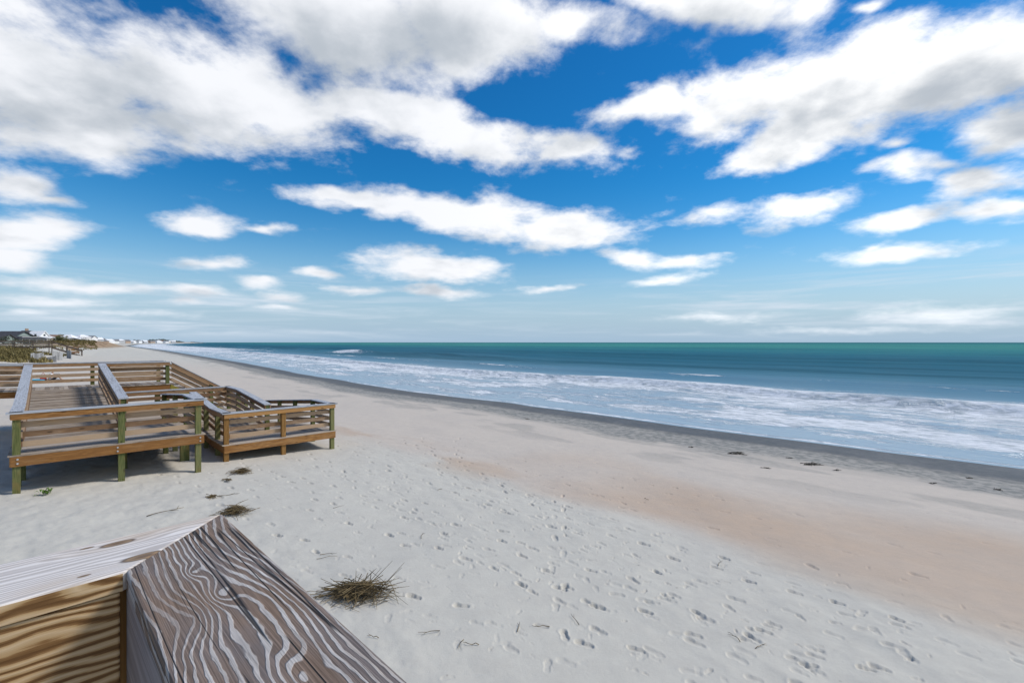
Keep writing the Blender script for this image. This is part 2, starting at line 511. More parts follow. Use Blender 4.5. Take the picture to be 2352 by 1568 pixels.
wz += foam * .06 * (fbm(WS / .8, WB / 1.2, 241, 3)) * sstep(4, 12, WS) * sstep(200, 60, R3)
SV = np.stack([WS, WB, np.zeros_like(WS)], -1)

m, t = new_mat('sea_water')
sv = attr(t, 'shore', 'Vector')
sep = nd(t, 'ShaderNodeSeparateXYZ', {0: sv}).outputs
so = sep[0]
stre = noise(t, vscale(t, sv, (.05, .006, 1)), 1.0, 5, .6, .5)
sdist = mth(t, 'LOGARITHM', mth(t, 'MAXIMUM', mth(t, 'ADD', so, mth(t, 'MULTIPLY', mth(t, 'SUBTRACT', stre, .5), mth(t, 'MULTIPLY', so, .55))), 1.0), 10.0)
sdn = mth(t, 'DIVIDE', sdist, 4.4)
lg = lambda v: math.log10(v) / 4.4
deep = ramp(t, sdn, [(lg(10), (0.125, 0.235, 0.305)), (lg(32), (0.090, 0.215, 0.300)), (lg(55), (0.062, 0.185, 0.255)), (lg(95), (0.026, 0.128, 0.185)), (lg(170), (0.026, 0.140, 0.195)), (lg(300), (0.034, 0.190, 0.215)), (lg(600), (0.060, 0.270, 0.240)), (lg(1500), (0.052, 0.245, 0.230)), (lg(3500), (0.026, 0.165, 0.180)), (lg(14000), (0.030, 0.160, 0.185))])
st2 = mth(t, 'ADD', mth(t, 'MULTIPLY', noise(t, vscale(t, sv, (.055, .0035, 1), (2, 5, 0)), 1.0, 4, .6, .5), .65), mth(t, 'MULTIPLY', noise(t, vscale(t, sv, (.4, .05, 1)), 1.0, 5, .65, .6), .35))
deep = mixc(t, mth(t, 'MULTIPLY', mrange(t, st2, .46, .62, 0, .6), mrange(t, so, 30, 55)), deep, (0.012, 0.070, 0.100))  # dark streaks painted into the water colour for the dim faces of the swells
col = mixc(t, attr(t, 'milk'), deep, (0.330, 0.430, 0.490))
fo = attr(t, 'foam')
lace = noise(t, vscale(t, sv, (1.1, .42, 1)), 1.0, 7, .68, 1.2)
lace2 = noise(t, vscale(t, sv, (.28, .09, 1), (5, 2, 0)), 1.0, 6, .62, .8)
fm = mth(t, 'ADD', mth(t, 'MULTIPLY', fo, 1.05), mth(t, 'ADD', mth(t, 'MULTIPLY', mth(t, 'SUBTRACT', lace, .5), 2.6), mth(t, 'MULTIPLY', mth(t, 'SUBTRACT', lace2, .5), 1.8)))
fm = mth(t, 'MULTIPLY', mrange(t, fm, .30, .92), mrange(t, fo, .015, .12))
lace3 = noise(t, vscale(t, sv, (2.6, 1.1, 1), (1, 7, 0)), 1.0, 6, .72, .6)
fcol = mixc(t, mrange(t, mth(t, 'ADD', mth(t, 'MULTIPLY', lace3, .6), mth(t, 'MULTIPLY', lace, .4)), .36, .60), (0.40, 0.45, 0.47), (0.86, 0.88, 0.90))
col = mixc(t, mth(t, 'MULTIPLY', fm, .93), col, fcol)
rg = mth(t, 'ADD', .22, mth(t, 'MULTIPLY', fm, .55))
bn = noise(t, vscale(t, sv, (.9, .25, 1)), 1.0, 6, .65, .4)
bh = mth(t, 'ADD', bn, mth(t, 'ADD', mth(t, 'MULTIPLY', fm, .8), mth(t, 'MULTIPLY', mth(t, 'MULTIPLY', lace3, fm), 1.2)))
nrm = nd(t, 'ShaderNodeBump', {'Height': bh, 'Strength': .55, 'Distance': .30}).outputs[0]
df = nd(t, 'ShaderNodeBsdfDiffuse', {'Color': col, 'Normal': nrm}).outputs[0]
gl = nd(t, 'ShaderNodeBsdfGlossy', {'Color': (1, 1, 1, 1), 'Roughness': rg, 'Normal': nrm}).outputs[0]
mx = nd(t, 'ShaderNodeMixShader', {0: mth(t, 'MULTIPLY', mrange(t, so, 2, 70, .20, .035), mth(t, 'SUBTRACT', 1.0, mth(t, 'MULTIPLY', fm, .85))), 1: df, 2: gl}).outputs[0]
ow_ = nd(t, 'ShaderNodeOutputMaterial'); t.links.new(mx, ow_.inputs[0])
MAT['sea'] = m
sea = structure(grid_object('sea', WX, WY, wz + 0.0, (WS > -1.2), m, {'foam': foam, 'milk': milk, 'shore': SV}))

# ------------------------------------------------------------------ handrails and decks
PW = 0.14


def handrail(root, pts, out, posts, both=False, tan=(), post_top=True, mats=None, gnd=True, cap_over=(0.0, 0.0), hgt=1.03, fh=.14, low=True):
    """pts: [(a, b, deck z)] along the rail; out = +1/-1 side (left/right of travel) on which the face board sits.
    posts: list of (fraction along plan length)."""
    mats = mats or {}
    P = [W(*p) for p in pts]
    seg = [(P[i], P[i + 1]) for i in range(len(P) - 1)]

    def off(i, k):
        d = (P[min(i + 1, len(P) - 1)] - P[max(i - 1, 0)]); n = Vector((-d.y, d.x, 0)).normalized(); return n * k * out

    def line(z, k, e0=0, e1=0):
        r = [P[i] + off(i, k) + Vector((0, 0, z)) for i in range(len(P))]
        d0 = (r[0] - r[1]).normalized(); d1 = (r[-1] - r[-2]).normalized()
        r[0] = r[0] + d0 * e0; r[-1] = r[-1] + d1 * e1
        return r

    # face board is the part's own mesh
    mb = MB()
    L = line(hgt - .038, PW / 2 + .019)
    for i in range(len(L) - 1): mb.board(L[i], L[i + 1], .038, fh)
    if both:
        L = line(hgt - .038, -PW / 2 - .019)
        for i in range(len(L) - 1): mb.board(L[i], L[i + 1], .038, .14)
    main = mb.build('handrail', mats.get('face', MAT['face']), root)
    mb = MB()
    L = line(hgt, 0.0, *cap_over)
    for i in range(len(L) - 1): mb.board(L[i], L[i + 1], .245, .038, tone=.5 + .2 * random.random())
    mb.build('rail_cap', mats.get('cap', MAT['cap']), main)
    if low:
        for top in (.775, .535, .295):
            mb = MB()
            L = line(top, -PW / 2 - .019, -.02, -.02)
            tn = random.random()
            for i in range(len(L) - 1): mb.board(L[i], L[i + 1], .038, .135, tone=tn)
            mb.build('slat', mats.get('slat', MAT['slat']), main)
    # posts
    D = [0]
    for p, q in seg: D.append(D[-1] + math.hypot((q - p).x, (q - p).y))
    for k, fr in enumerate(posts):
        s = fr * D[-1]
        i = max(j for j in range(len(seg)) if D[j] <= s + 1e-6)
        f = (s - D[i]) / (D[i + 1] - D[i]); p = seg[i][0].lerp(seg[i][1], f)
        d = seg[i][1] - seg[i][0]
        a, b = to_plan(p.x, p.y)
        z0 = gz(a, b) + EYE - .25 if gnd else p.z - .25
        mb = MB(); mb.post(p.x, p.y, z0, p.z + hgt - .04, PW, PW - .002, d.x, d.y)
        mb.build('post', MAT['post_tan'] if k in tan else mats.get('post', MAT['post']), main)
    return main


def deck(root, a0, a1, b0, b1, z0, z1, rims='nsew', across='a', over=.05, sag=0, mats=None):
    """planked floor; z0 at b0 (or a0 when across == 'b'), z1 at the far end. Planks lie along `across`."""
    mats = mats or {}
    mb = MB(); pw = .142
    if across == 'a':
        n = max(1, int(round((b1 - b0) / pw))); st = (b1 - b0) / n
        for i in range(n):
            b = b0 + (i + .5) * st; z = z0 + (z1 - z0) * (i + .5) / n
            mb.board(W(a0 - over, b, z), W(a1 + over, b, z), st - .007, .036)
    else:
        n = max(1, int(round((a1 - a0) / pw))); st = (a1 - a0) / n
        for i in range(n):
            a = a0 + (i + .5) * st; z = z0 + (z1 - z0) * (i + .5) / n
            mb.board(W(a, b0 - over, z), W(a, b1 + over, z), st - .007, .036)
    d = mb.build('deck', mats.get('deck', MAT['deck']), root)
    zz = (lambda a, b: z0 + (z1 - z0) * ((b - b0) / (b1 - b0) if across == 'a' else (a - a0) / (a1 - a0)))
    e = .038
    for c in rims:
        mb = MB()
        if c == 's': p, q = (a0 - .0, b0 - .0), (a1, b0)
        if c == 'n': p, q = (a0, b1), (a1, b1)
        if c == 'w': p, q = (a0, b0 + e / 2), (a0, b1 - e / 2)
        if c == 'e': p, q = (a1, b0 + e / 2), (a1, b1 - e / 2)
        mb.board(W(p[0], p[1], zz(*p) - .039), W(q[0], q[1], zz(*q) - .039), e, .235)
        mb.build('rim_joist', mats.get('fascia', MAT['fascia']), d)
    # joists underneath
    mb = MB()
    if across == 'a':
        for k in range(1, 4):
            a = a0 + (a1 - a0) * k / 4
            mb.board(W(a, b0 + e, z0 - .041), W(a, b1 - e, z1 - .041), e, .2)
    else:
        for k in range(1, 4):
            b = b0 + (b1 - b0) * k / 4
            mb.board(W(a0 + e, b, z0 - .041), W(a1 - e, b, z1 - .041), e, .2)
    mb.build('joist', MAT['slat'], d)
    return d


ramp_root = empty('access_ramp', W(1.5, 17, gz(1.5, 17)), 'amber and grey wooden switchback ramp with green posts standing on the sand', 'ramp')
ZA, ZB, ZC, ZT = -2.72, -3.03, -3.34, -1.92
A0, A1, A2, A3, A4, A5 = -0.64, 1.62, 3.31, 4.08, 5.95, 7.78
BA0, BA1, BB0, BB1, BC0, BC1, BW0, BW1 = 16.45, 18.45, 22.7, 24.5, 17.45, 19.25, 26.8, 28.65
ro = PW / 2 + .02
# landing A and the two lanes leaving it
dA = deck(ramp_root, A0, A2, BA0, BA1, ZA, ZA, rims='swe')
deck(ramp_root, A0, A1, BA1, BW0, ZA, ZT, rims='we')
deck(ramp_root, A1 + .06, A2, BA1, BB0, ZA, ZB, rims='e')
deck(ramp_root, A1 + .06, A4, BB0, BB1, ZB, ZB, rims='snwe')
deck(ramp_root, A3, A4, BC1, BB0, ZC, ZB, rims='w')
deck(ramp_root, A3, A5, BC0, BC1, ZC, ZC, rims='swe')
deck(ramp_root, A4 + .04, A5, BC1, 26.4, ZC, -4.02, rims='we')
# bolts in the front rim
MAT['steel'] = plain('galvanised_steel', (0.42, 0.43, 0.44), .45, .1, 40)
for a in (A0 + .12, (A0 + A2) / 2, A2 - .09):
    for z in (-.10, -.20):
        c = W(a, BA0 - .024, ZA + z)
        n = Vector((UB, -UA, 0)); u = Vector((UA, UB, 0))
        vs = [c + (u * math.cos(k * math.pi / 3) + Vector((0, 0, 1)) * math.sin(k * math.pi / 3)) * .022 for k in range(6)]
        vs += [v + n * .012 for v in vs]
        mb = MB(); mb.add(vs, [tuple(range(6, 12))] + [(k, (k + 1) % 6, 6 + (k + 1) % 6, 6 + k) for k in range(6)])
        mb.build('bolt', MAT['steel'], dA)

# the front rail, posts outside of the slats (face towards the viewer = right of travel along +a)
fr = {'face': MAT['fascia']}
handrail(ramp_root, [(A0, BA0 + ro, ZA), (A2, BA0 + ro, ZA)], -1, (.025, .522, .968), mats=fr, cap_over=(.08, .08))
handrail(ramp_root, [(A0 + ro, BA0 + .13, ZA), (A0 + ro, BA1, ZA), (A0 + ro, BW0, ZT)], 1, (.08, .30, .53, .76, .985), both=False, cap_over=(.12, 0))
handrail(ramp_root, [(A1 + .02, BA1 + .05, ZA), (A1 + .02, BW0, ZT)], -1, (.012, .25, .5, .75, .985), both=True)
handrail(ramp_root, [(A2 - ro, BA0 + .13, ZA), (A2 - ro, BA1, ZA), (A2 - ro, BB0 - .1, ZB)], -1, (.30, .62, .985), cap_over=(.12, 0))
# landing B far rail and lane three
handrail(ramp_root, [(A1 + .1, BB1 - ro, ZB), (A4, BB1 - ro, ZB)], 1, (.02, .36, .68, .985), both=True)
handrail(ramp_root, [(A4 - ro, BB1 - .1, ZB), (A4 - ro, BB0, ZB), (A4 - ro, BC1 - .3, ZC)], 1, (.3, .65, .985), both=True, cap_over=(.1, 0))
handrail(ramp_root, [(A3 + ro, BC0 + .13, ZC), (A3 + ro, BC1, ZC), (A3 + ro, BB0 - .1, ZB)], 1, (.22, .55, .985), cap_over=(.12, 0))
handrail(ramp_root, [(A3, BC0 + ro, ZC), (A5, BC0 + ro, ZC)], -1, (.02, .5, .975), tan=(0, 1), mats=fr, cap_over=(.06, .08))
handrail(ramp_root, [(A5 - ro, BC0 + .13, ZC), (A5 - ro, BC1, ZC), (A5 - ro, 25.0, -3.87)], -1, (.24, .5, .76, .985), cap_over=(.12, 0))
# extra legs under the decks
for a, b in ((A0 + .15, BA1 - .2), (A1, BA1 - .3), (A2 - .2, BA1 - .1), (A2 - .4, BA1 + 1.6)):
    p = W(a, b, 0); mb = MB()
    mb.post(p.x, p.y, gz(a, b) + EYE - .3, ZA + EYE - .26, PW, PW, UA, UB)
    mb.build('post', MAT['post'], dA)

# the walkway that feeds the ramp, coming over the sand from the dunes
walk = empty('boardwalk', W(-4, 27.6, gz(-4, 27.6)), 'wooden boardwalk crossing behind the switchback ramp with stairs down to the sand', 'boardwalk')
AL = -9.0
ZL = ZT + .030 * 8.4
dW = deck(walk, A0 - .02, 4.05, BW0 + .03, BW1, ZT, ZT, rims='sn', across='b')
deck(walk, AL, A0 - .04, BW0 + .03, BW1, ZL, ZT, rims='sn', across='b')
handrail(walk, [(AL, BW0 + .03 + ro, ZL), (A0 - .06, BW0 + .03 + ro, ZT)], -1, (.05, .28, .51, .74))
handrail(walk, [(A1 + .16, BW0 + .03 + ro, ZT), (4.05, BW0 + .03 + ro, ZT)], -1, (.03, .965))
handrail(walk, [(AL, BW1 - ro, ZL), (A0 - .04, BW1 - ro, ZT), (4.05, BW1 - ro, ZT)], 1, (.03, .2, .37, .54, .645, .80, .985), both=True)
# stairs to the sand
zs = gz(7.3, 27.6) + .02
a_s0, a_s1 = 4.12, 7.35
for b in (BW0 + .03 + ro, BW1 - ro):
    o = handrail(walk, [(a_s0, b, ZT - .02), (a_s1, b, zs + .05)], -1 if b < 27.5 else 1, (.5, .98), both=(b > 27.5))
mb = MB()
for b in (BW0 + .10 + .14, BW1 - .24):
    mb.board(W(a_s0, b, ZT - .05), W(a_s1, b, zs), .04, .26)
MAT['yellow'] = wood('yellow_green_new_wood', (0.22, 0.18, 0.03), (0.46, 0.39, 0.085), 0.2, (0.36, 0.31, 0.10))
st = mb.build('stringer', MAT['yellow'], walk)
nst = 12
for i in range(nst):
    f = (i + .6) / nst
    mb = MB(); a = a_s0 + (a_s1 - a_s0) * f; z = ZT + (zs - ZT) * f + .03
    mb.board(W(a, BW0 + .24, z), W(a, BW1 - .24, z), .27, .038)
    mb.build('tread', MAT['deck'], st)

# ------------------------------------------------------------------ the deck we stand on
NUA, NUB = .70, .714


def NP(a, b):
    return (NUA * a - NUB * b, NUB * a + NUA * b)


m, t = new_mat('ringed_weathered_wood')
g = attr(t, 'grain', 'Vector'); gs = nd(t, 'ShaderNodeSeparateXYZ', {0: g}).outputs
c = gs[1]
w1 = noise(t, vscale(t, g, (2.1, 5.5, 8)), 1.0, 2, .42)
w2 = noise(t, vscale(t, g, (9, 22, 20), (3, 1, 0)), 1.0, 3, .5)
w3 = noise(t, vscale(t, g, (45, 60, 60), (3, 1, 0)), 1.0, 2, .5)
v = mth(t, 'ADD', mth(t, 'MULTIPLY', c, 72.0), mth(t, 'ADD', mth(t, 'MULTIPLY', w1, 11.0), mth(t, 'ADD', mth(t, 'MULTIPLY', w2, 1.5), mth(t, 'MULTIPLY', w3, .22))))
for (kl, kc, ka, kr) in ((50.30, 50.085, 2.0, .05), (50.72, 50.115, 3.0, .10), (51.3, 50.15, 3.0, .09), (50.47, 50.05, -2.6, .12), (50.42, 50.10, 2.4, .08)):
    sp = nd(t, 'ShaderNodeTexGradient', {'Vector': nd(t, 'ShaderNodeMapping', {'Vector': g, 'Location': (kl, kc, 0), 'Scale': (kr, kr * .42, 1000)}, vector_type='TEXTURE').outputs[0]}, gradient_type='SPHERICAL').outputs[1]
    v = mth(t, 'ADD', v, mth(t, 'MULTIPLY', mth(t, 'POWER', sp, 1.5), ka))
ring = mth(t, 'PINGPONG', v, .5)           # 0..0.5
ring = mth(t, 'ADD', mth(t, 'MULTIPLY', ring, 2.0), mth(t, 'MULTIPLY', mth(t, 'SUBTRACT', w2, .5), .5))
fib = noise(t, vscale(t, g, (6, 420, 300)), 1.0, 4, .65)
pat = noise(t, vscale(t, g, (3, 9, 9), (7, 7, 0)), 1.0, 4, .6)
brown = mixc(t, mrange(t, fib, .3, .7), (0.115, 0.076, 0.051), (0.275, 0.190, 0.136))
brown = mixc(t, mrange(t, pat, .4, .65, 0, .65), brown, mixc(t, mrange(t, fib, .3, .7), (0.100, 0.094, 0.098), (0.200, 0.188, 0.192)))
pale = mixc(t, mrange(t, fib, .25, .75), (0.34, 0.315, 0.295), (0.62, 0.58, 0.54))
pale = mixc(t, mrange(t, pat, .55, .7, 0, .55), pale, (0.50, 0.41, 0.32))
rf = mrange(t, ring, .56, .76)
rf = mth(t, 'MULTIPLY', rf, mrange(t, noise(t, vscale(t, g, (3.5, 14, 10), (3, 8, 1)), 1.0, 4, .6), .34, .60, .38, 1.0))
fmix = noise(t, vscale(t, g, (14, 240, 200), (5, 1, 2)), 1.0, 4, .7)
rf = mth(t, 'MULTIPLY', rf, mrange(t, fmix, .28, .46, .55, 1.0))
col = mixc(t, rf, brown, pale)
crk = noise(t, vscale(t, g, (.8, 46, 40), (2, 9, 4)), 1.0, 1, .4, .12)
crm = mrange(t, mth(t, 'ABSOLUTE', mth(t, 'SUBTRACT', crk, .5)),   .008, .030, 1, 0)
crm = mth(t, 'MULTIPLY', crm, mrange(t, noise(t, vscale(t, g, (2.0, 25, 20), (1, 5, 4)), 1.0, 2, .5), .46, .54))
col = mixc(t, mth(t, 'MULTIPLY', crm, .9), col, (0.018, 0.014, 0.012))
hgt_ = mth(t, 'SUBTRACT', mth(t, 'ADD', mth(t, 'MULTIPLY', rf, .8), mth(t, 'MULTIPLY', fib, .5)), mth(t, 'MULTIPLY', crm, 2.0))
finish(t, col, .7, .3, hgt_, .6, .0035)
MAT['ringed'] = m

# bleached pale board for the left cap
m, t = new_mat('bleached_pale_wood')
g = attr(t, 'grain', 'Vector'); gs = nd(t, 'ShaderNodeSeparateXYZ', {0: g}).outputs
w1 = noise(t, vscale(t, g, (1.1, 8, 8)), 1.0, 3, .45)
v = mth(t, 'ADD', mth(t, 'MULTIPLY', gs[1], 84.0), mth(t, 'MULTIPLY', w1, 16.0))
for (kl, kc, ka, kr) in ((52.80, 50.165, 2.2, .12), (52.83, 50.05, 2.6, .13)):
    sp = nd(t, 'ShaderNodeTexGradient', {'Vector': nd(t, 'ShaderNodeMapping', {'Vector': g, 'Location': (kl, kc, 0), 'Scale': (kr, kr * .3, 1000)}, vector_type='TEXTURE').outputs[0]}, gradient_type='SPHERICAL').outputs[1]
    v = mth(t, 'ADD', v, mth(t, 'MULTIPLY', sp, ka))
ring = mth(t, 'MULTIPLY', mth(t, 'PINGPONG', v, .5), 2.0)
fib = noise(t, vscale(t, g, (5, 380, 300)), 1.0, 4, .65)
col = mixc(t, mrange(t, mth(t, 'ADD', mth(t, 'MULTIPLY', ring, .7), mth(t, 'MULTIPLY', fib, .5)), .35, .95), (0.50, 0.455, 0.42), (0.78, 0.735, 0.69))
warm = noise(t, vscale(t, g, (2.2, 9, 8), (1, 2, 3)), 1.0, 3, .5)
col = mixc(t, mrange(t, warm, .5, .68, 0, .45), col, (0.50, 0.37, 0.24))
kn = None
for (kl, kc, kr) in ((52.80, 50.165, .036), (52.83, 50.052, .046), (52.753, 50.18, .014), (52.74, 50.03, .012), (52.45, 50.09, .016)):
    sp = nd(t, 'ShaderNodeTexGradient', {'Vector': nd(t, 'ShaderNodeMapping', {'Vector': g, 'Location': (kl, kc, 0), 'Scale': (kr, kr * .42, 1000)}, vector_type='TEXTURE').outputs[0]}, gradient_type='SPHERICAL').outputs[1]
    kn = sp if kn is None else mth(t, 'MAXIMUM', kn, sp)
col = mixc(t, mth(t, 'MULTIPLY', mrange(t, kn, .05, .3), .9), col, ramp(t, mth(t, 'ADD', kn, mth(t, 'MULTIPLY', fib, .25)), [(.1, (0.035, 0.025, 0.02)), (.35, (0.05, 0.03, 0.02)), (.55, (0.27, 0.17, 0.08)), (.9, (0.13, 0.07, 0.03))]))
finish(t, col, .7, .3, mth(t, 'ADD', ring, fib), .3, .002)
MAT['pale'] = m

# amber side grain for the boards under the caps
m, t = new_mat('amber_grain_wood')
g = attr(t, 'grain', 'Vector'); gs = nd(t, 'ShaderNodeSeparateXYZ', {0: g}).outputs
w1 = noise(t, vscale(t, g, (1.9, 5, 6.0)), 1.0, 2, .45)
w2 = noise(t, vscale(t, g, (9, 20, 20)), 1.0, 3, .5)
v = mth(t, 'ADD', mth(t, 'MULTIPLY', gs[2], 52.0), mth(t, 'ADD', mth(t, 'MULTIPLY', w1, 12.0), mth(t, 'MULTIPLY', w2, .8)))
ring = mth(t, 'MULTIPLY', mth(t, 'PINGPONG', v, .5), 2.0)
fib = noise(t, vscale(t, g, (6, 300, 380)), 1.0, 4, .65)
f = mth(t, 'ADD', mth(t, 'MULTIPLY', ring, .85), mth(t, 'MULTIPLY', mth(t, 'SUBTRACT', fib, .5), .8))
col = ramp(t, f, [(0.04, (0.135, 0.066, 0.022)), (.30, (0.24, 0.13, 0.050)), (.40, (0.44, 0.29, 0.14)), (.9, (0.60, 0.45, 0.28))])
crk = noise(t, vscale(t, g, (.6, 30, 40), (2, 9, 4)), 1.0, 1, .4, .1)
crm = mth(t, 'MULTIPLY', mrange(t, mth(t, 'ABSOLUTE', mth(t, 'SUBTRACT', crk, .5)), .003, .012, 1, 0), mrange(t, w1, .5, .6))
col = mixc(t, mth(t, 'MULTIPLY', crm, .85), col, (0.02, 0.012, 0.008))
finish(t, col, .65, .3, f, .35, .002)
MAT['amber_near'] = m

NZ = EYE - .42
MAT['grey_side'] = wood('lilac_grey_wood', (0.15, 0.12, 0.105), (0.34, 0.30, 0.285), .5, (0.30, 0.28, 0.29), knots=False)
ai, ao, bi, bo = .120, .325, 1.113, 1.318
G3 = lambda x, y, z: (x, y, z)
near = empty('lookout_deck', (NP(-.8, 0)[0], NP(-.8, 0)[1], EYE - 4), 'nearest weathered wooden lookout railing with a mitred corner and bold ringed grain', 'railing')


def near_board(name, poly, z0, z1, along, mat, parent, bevel=.004, g_off=None):
    """poly in the near frame; along = 'a' or 'b' is the grain direction; grain coordinates start at 50 from the corner"""
    mb = MB()
    n = len(poly)
    vs = []; gr = []
    for z in (z0, z1):
        for (a, b) in poly:
            x, y = NP(a, b); vs.append((x, y, z))
            if along == 'a': gr.append((a - ao + 53.0, b - bi + 50.0, z - z0 + 50))
            else: gr.append((bo - b + 50.0, a - ai + 50.0, z - z0 + 50))
    fs = [tuple(reversed(range(n))), tuple(range(n, 2 * n))] + [(i, (i + 1) % n, n + (i + 1) % n, n + i) for i in range(n)]
    mb.add(vs, fs, gr, .5)
    mb.g = [tuple(x) for x in gr]
    o = mb.build(name, mat, parent, bevel=bevel)
    # outward faces whatever the winding of the outline
    bm = bmesh.new(); bm.from_mesh(o.data); bmesh.ops.recalc_face_normals(bm, faces=bm.faces); bm.to_mesh(o.data); bm.free()
    return o


tag(near_board('rail_cap', [(-2.6, bi), (ai - .001, bi), (ao - .001, bo), (-2.6, bo)], NZ - .036, NZ, 'a', MAT['pale'], near), 'bleached pale rail cap with dark knots')
capR = tag(near_board('rail_cap', [(ai + .001, bi - .001), (ao, bo - .001), (ao, -2.4), (ai + .001, -2.4)], NZ - .036, NZ + .001, 'b', MAT['ringed'], near), 'grey brown rail cap with bold wavy growth rings')
# edge trim colour of the left cap: the boards below
near_board('face_board', [(-2.6, bi + .003), (ai - .007, bi + .003), (ai - .007, bi + .041), (-2.6, bi + .041)], NZ - .036 - .24, NZ - .0375, 'a', MAT['amber_near'], near)
near_board('face_board', [(ai + .003, bi + .02), (ai + .041, bi + .02), (ai + .041, -2.4), (ai + .003, -2.4)], NZ - .036 - .24, NZ - .0375, 'b', MAT['grey_side'], near)
near_board('face_board', [(-2.6, bo - .041), (ao - .045, bo - .041), (ao - .045, bo - .003), (-2.6, bo - .003)], NZ - .036 - .14, NZ - .0375, 'a', MAT['amber_near'], near)
near_board('face_board', [(ao - .041, bo - .003), (ao - .003, bo - .003), (ao - .003, -2.4), (ao - .041, -2.4)], NZ - .036 - .14, NZ - .0375, 'b', MAT['amber_near'], near)
# amber front edge strip of the left cap
near_board('cap_edge', [(-2.6, bi - .0015), (ai - .004, bi - .0015), (ai - .004, bi - .0001), (-2.6, bi - .0001)], NZ - .0345, NZ - .003, 'a', MAT['amber_near'], near, bevel=0)
for z in (.55, .85):
    near_board('slat', [(-2.6, bi + .003), (ai, bi + .003), (ai, bi + .041), (-2.6, bi + .041)], NZ - z - .14, NZ - z, 'a', MAT['amber_near'], near)
    near_board('slat', [(ai + .003, bi + .0), (ai + .041, bi), (ai + .041, -2.4), (ai + .003, -2.4)], NZ - z - .14, NZ - z, 'b', MAT['amber_near'], near)
for (a, b) in ((.14, 1.235), (-1.7, 1.235), (.235, -.7), (.235, -2.3)):
    x, y = NP(a, b); aa, bb = to_plan(x, y)
    mb = MB(); mb.post(x, y, gz(aa, bb) + EYE - .4, NZ - .04, .14, .14, NUA, NUB)
    mb.build('post', MAT['post_tan'], near)
FZ = NZ - 1.07
mb = MB()
k = 0
b = -2.4
while b < bo:
    p0 = NP(-2.6, b + .07); p1 = NP(ao + .03, b + .07)
    mb.board((p0[0], p0[1], FZ), (p1[0], p1[1], FZ), .135, .036); b += .142
fl = mb.build('deck', MAT['deck'], near)
for p, q in (((-2.6, bo + .03), (ao + .03, bo + .03)), ((ao + .03, bo), (ao + .03, -2.4))):
    mb = MB(); p = NP(*p); q = NP(*q)
    mb.board((p[0], p[1], FZ - .04), (q[0], q[1], FZ - .04), .038, .235); mb.build('rim_joist', MAT['fascia'], fl)

# ------------------------------------------------------------------ wrack, reeds, twigs, a plant
MAT['reed'] = wood('dead_reed', (0.050, 0.036, 0.018), (0.24, 0.175, 0.085), knots=False)
MAT['weed'] = plain('dried_seaweed', (0.045, 0.040, 0.030), .8, .4, 30)
MAT['leaf'] = plain('fresh_leaf', (0.11, 0.19, 0.035), .55, .3, 40)


def reeds(px, py, L, n, hgt, label, ang=None, spiky=0):
    a, b = on_ground(px, py); z = gz(a, b); c = W(a, b, z)
    mb = MB()
    th0 = random.uniform(0, 6.3) if ang is None else ang
    for i in range(n):
        th = th0 + random.gauss(0, .9)
        l = L * random.uniform(.18, .62)
        rr = abs(random.gauss(0, .38)) * L * .55; ph = random.uniform(0, 6.3)
        ctr = Vector((c.x + 1.25 * rr * math.cos(ph), c.y + rr * .62 * math.sin(ph), 0))
        lay = hgt * max(0, 1 - rr / (L * .55)) * random.random()
        d = Vector((math.cos(th), math.sin(th), random.gauss(0, .24))) * l / 2
        g0 = c.z
        p0 = ctr - d; p1 = ctr + d
        p0.z = g0 + .012 + lay + max(-d.z, 0) * 1.2; p1.z = g0 + .012 + lay + max(d.z, 0) * 1.2
        mid = (p0 + p1) / 2 + Vector((random.gauss(0, .02), random.gauss(0, .02), random.uniform(0, .03)))
        r = random.uniform(.003, .0065)
        tn = random.random()
        mb.stick(p0, mid, r, r, tn); mb.stick(mid, p1, r, r * .5, tn)
    for i in range(spiky):
        th = random.uniform(-.6, .9)
        p0 = c + Vector((random.uniform(-.1, .35) * L, random.uniform(-.2, .2) * L, .03))
        mb.stick(p0, p0 + Vector((math.cos(th) * L * .35, math.sin(th) * .1 * L, random.uniform(.1, .36) * L)), .006, .002)
    o = mb.build('reed_clump', MAT['reed'], origin=c)
    return tag(o, label, 'dead reeds', 'clumps of dead reeds washed up on the sand')


reeds(818, 1368, 1.15, 300, .13, 'largest clump of dead reeds beside the ringed rail cap', ang=.1, spiky=14)
reeds(540, 1180, .70, 190, .14, 'clump of dead reeds right behind the mitred rail corner', ang=.2, spiky=5)
reeds(557, 1087, .72, 110, .12, 'flat dark reed clump in front of the lower ramp landing', ang=.15)
reeds(487, 1144, .34, 60, .05, 'small reed tuft between the twig and the reed clump at the rail corner', ang=.1)
reeds(522, 1104, .28, 45, .04, 'smallest reed tuft, left of the flat dark clump', ang=.0)


def twig(px, py, L, ang, label, bend=.3, r=.008, forks=2, name='twig', mat=None):
    a, b = on_ground(px, py); c = W(a, b, gz(a, b)); mb = MB()
    n = 5; p = c + Vector((0, 0, .012)); th = ang
    for i in range(n):
        q = p + Vector((math.cos(th), math.sin(th), 0)) * L / n
        aa, bb = to_plan(q.x, q.y); q.z = gz(aa, bb) + EYE + .012 + .02 * random.random()
        mb.stick(p, q, r * (1 - i * .13), r * (1 - (i + 1) * .13), .4)
        if i in (2, 3)[:forks]:
            tf = th + random.choice((-1, 1)) * random.uniform(.5, .9)
            mb.stick(q, q + Vector((math.cos(tf), math.sin(tf), .06)) * L * .3, r * .6, r * .25, .4)
        p = q; th += random.gauss(0, bend)
    o = mb.build(name, mat or MAT['reed'], origin=c)
    return tag(o, label, 'twig', 'twigs and straws scattered on the sand')


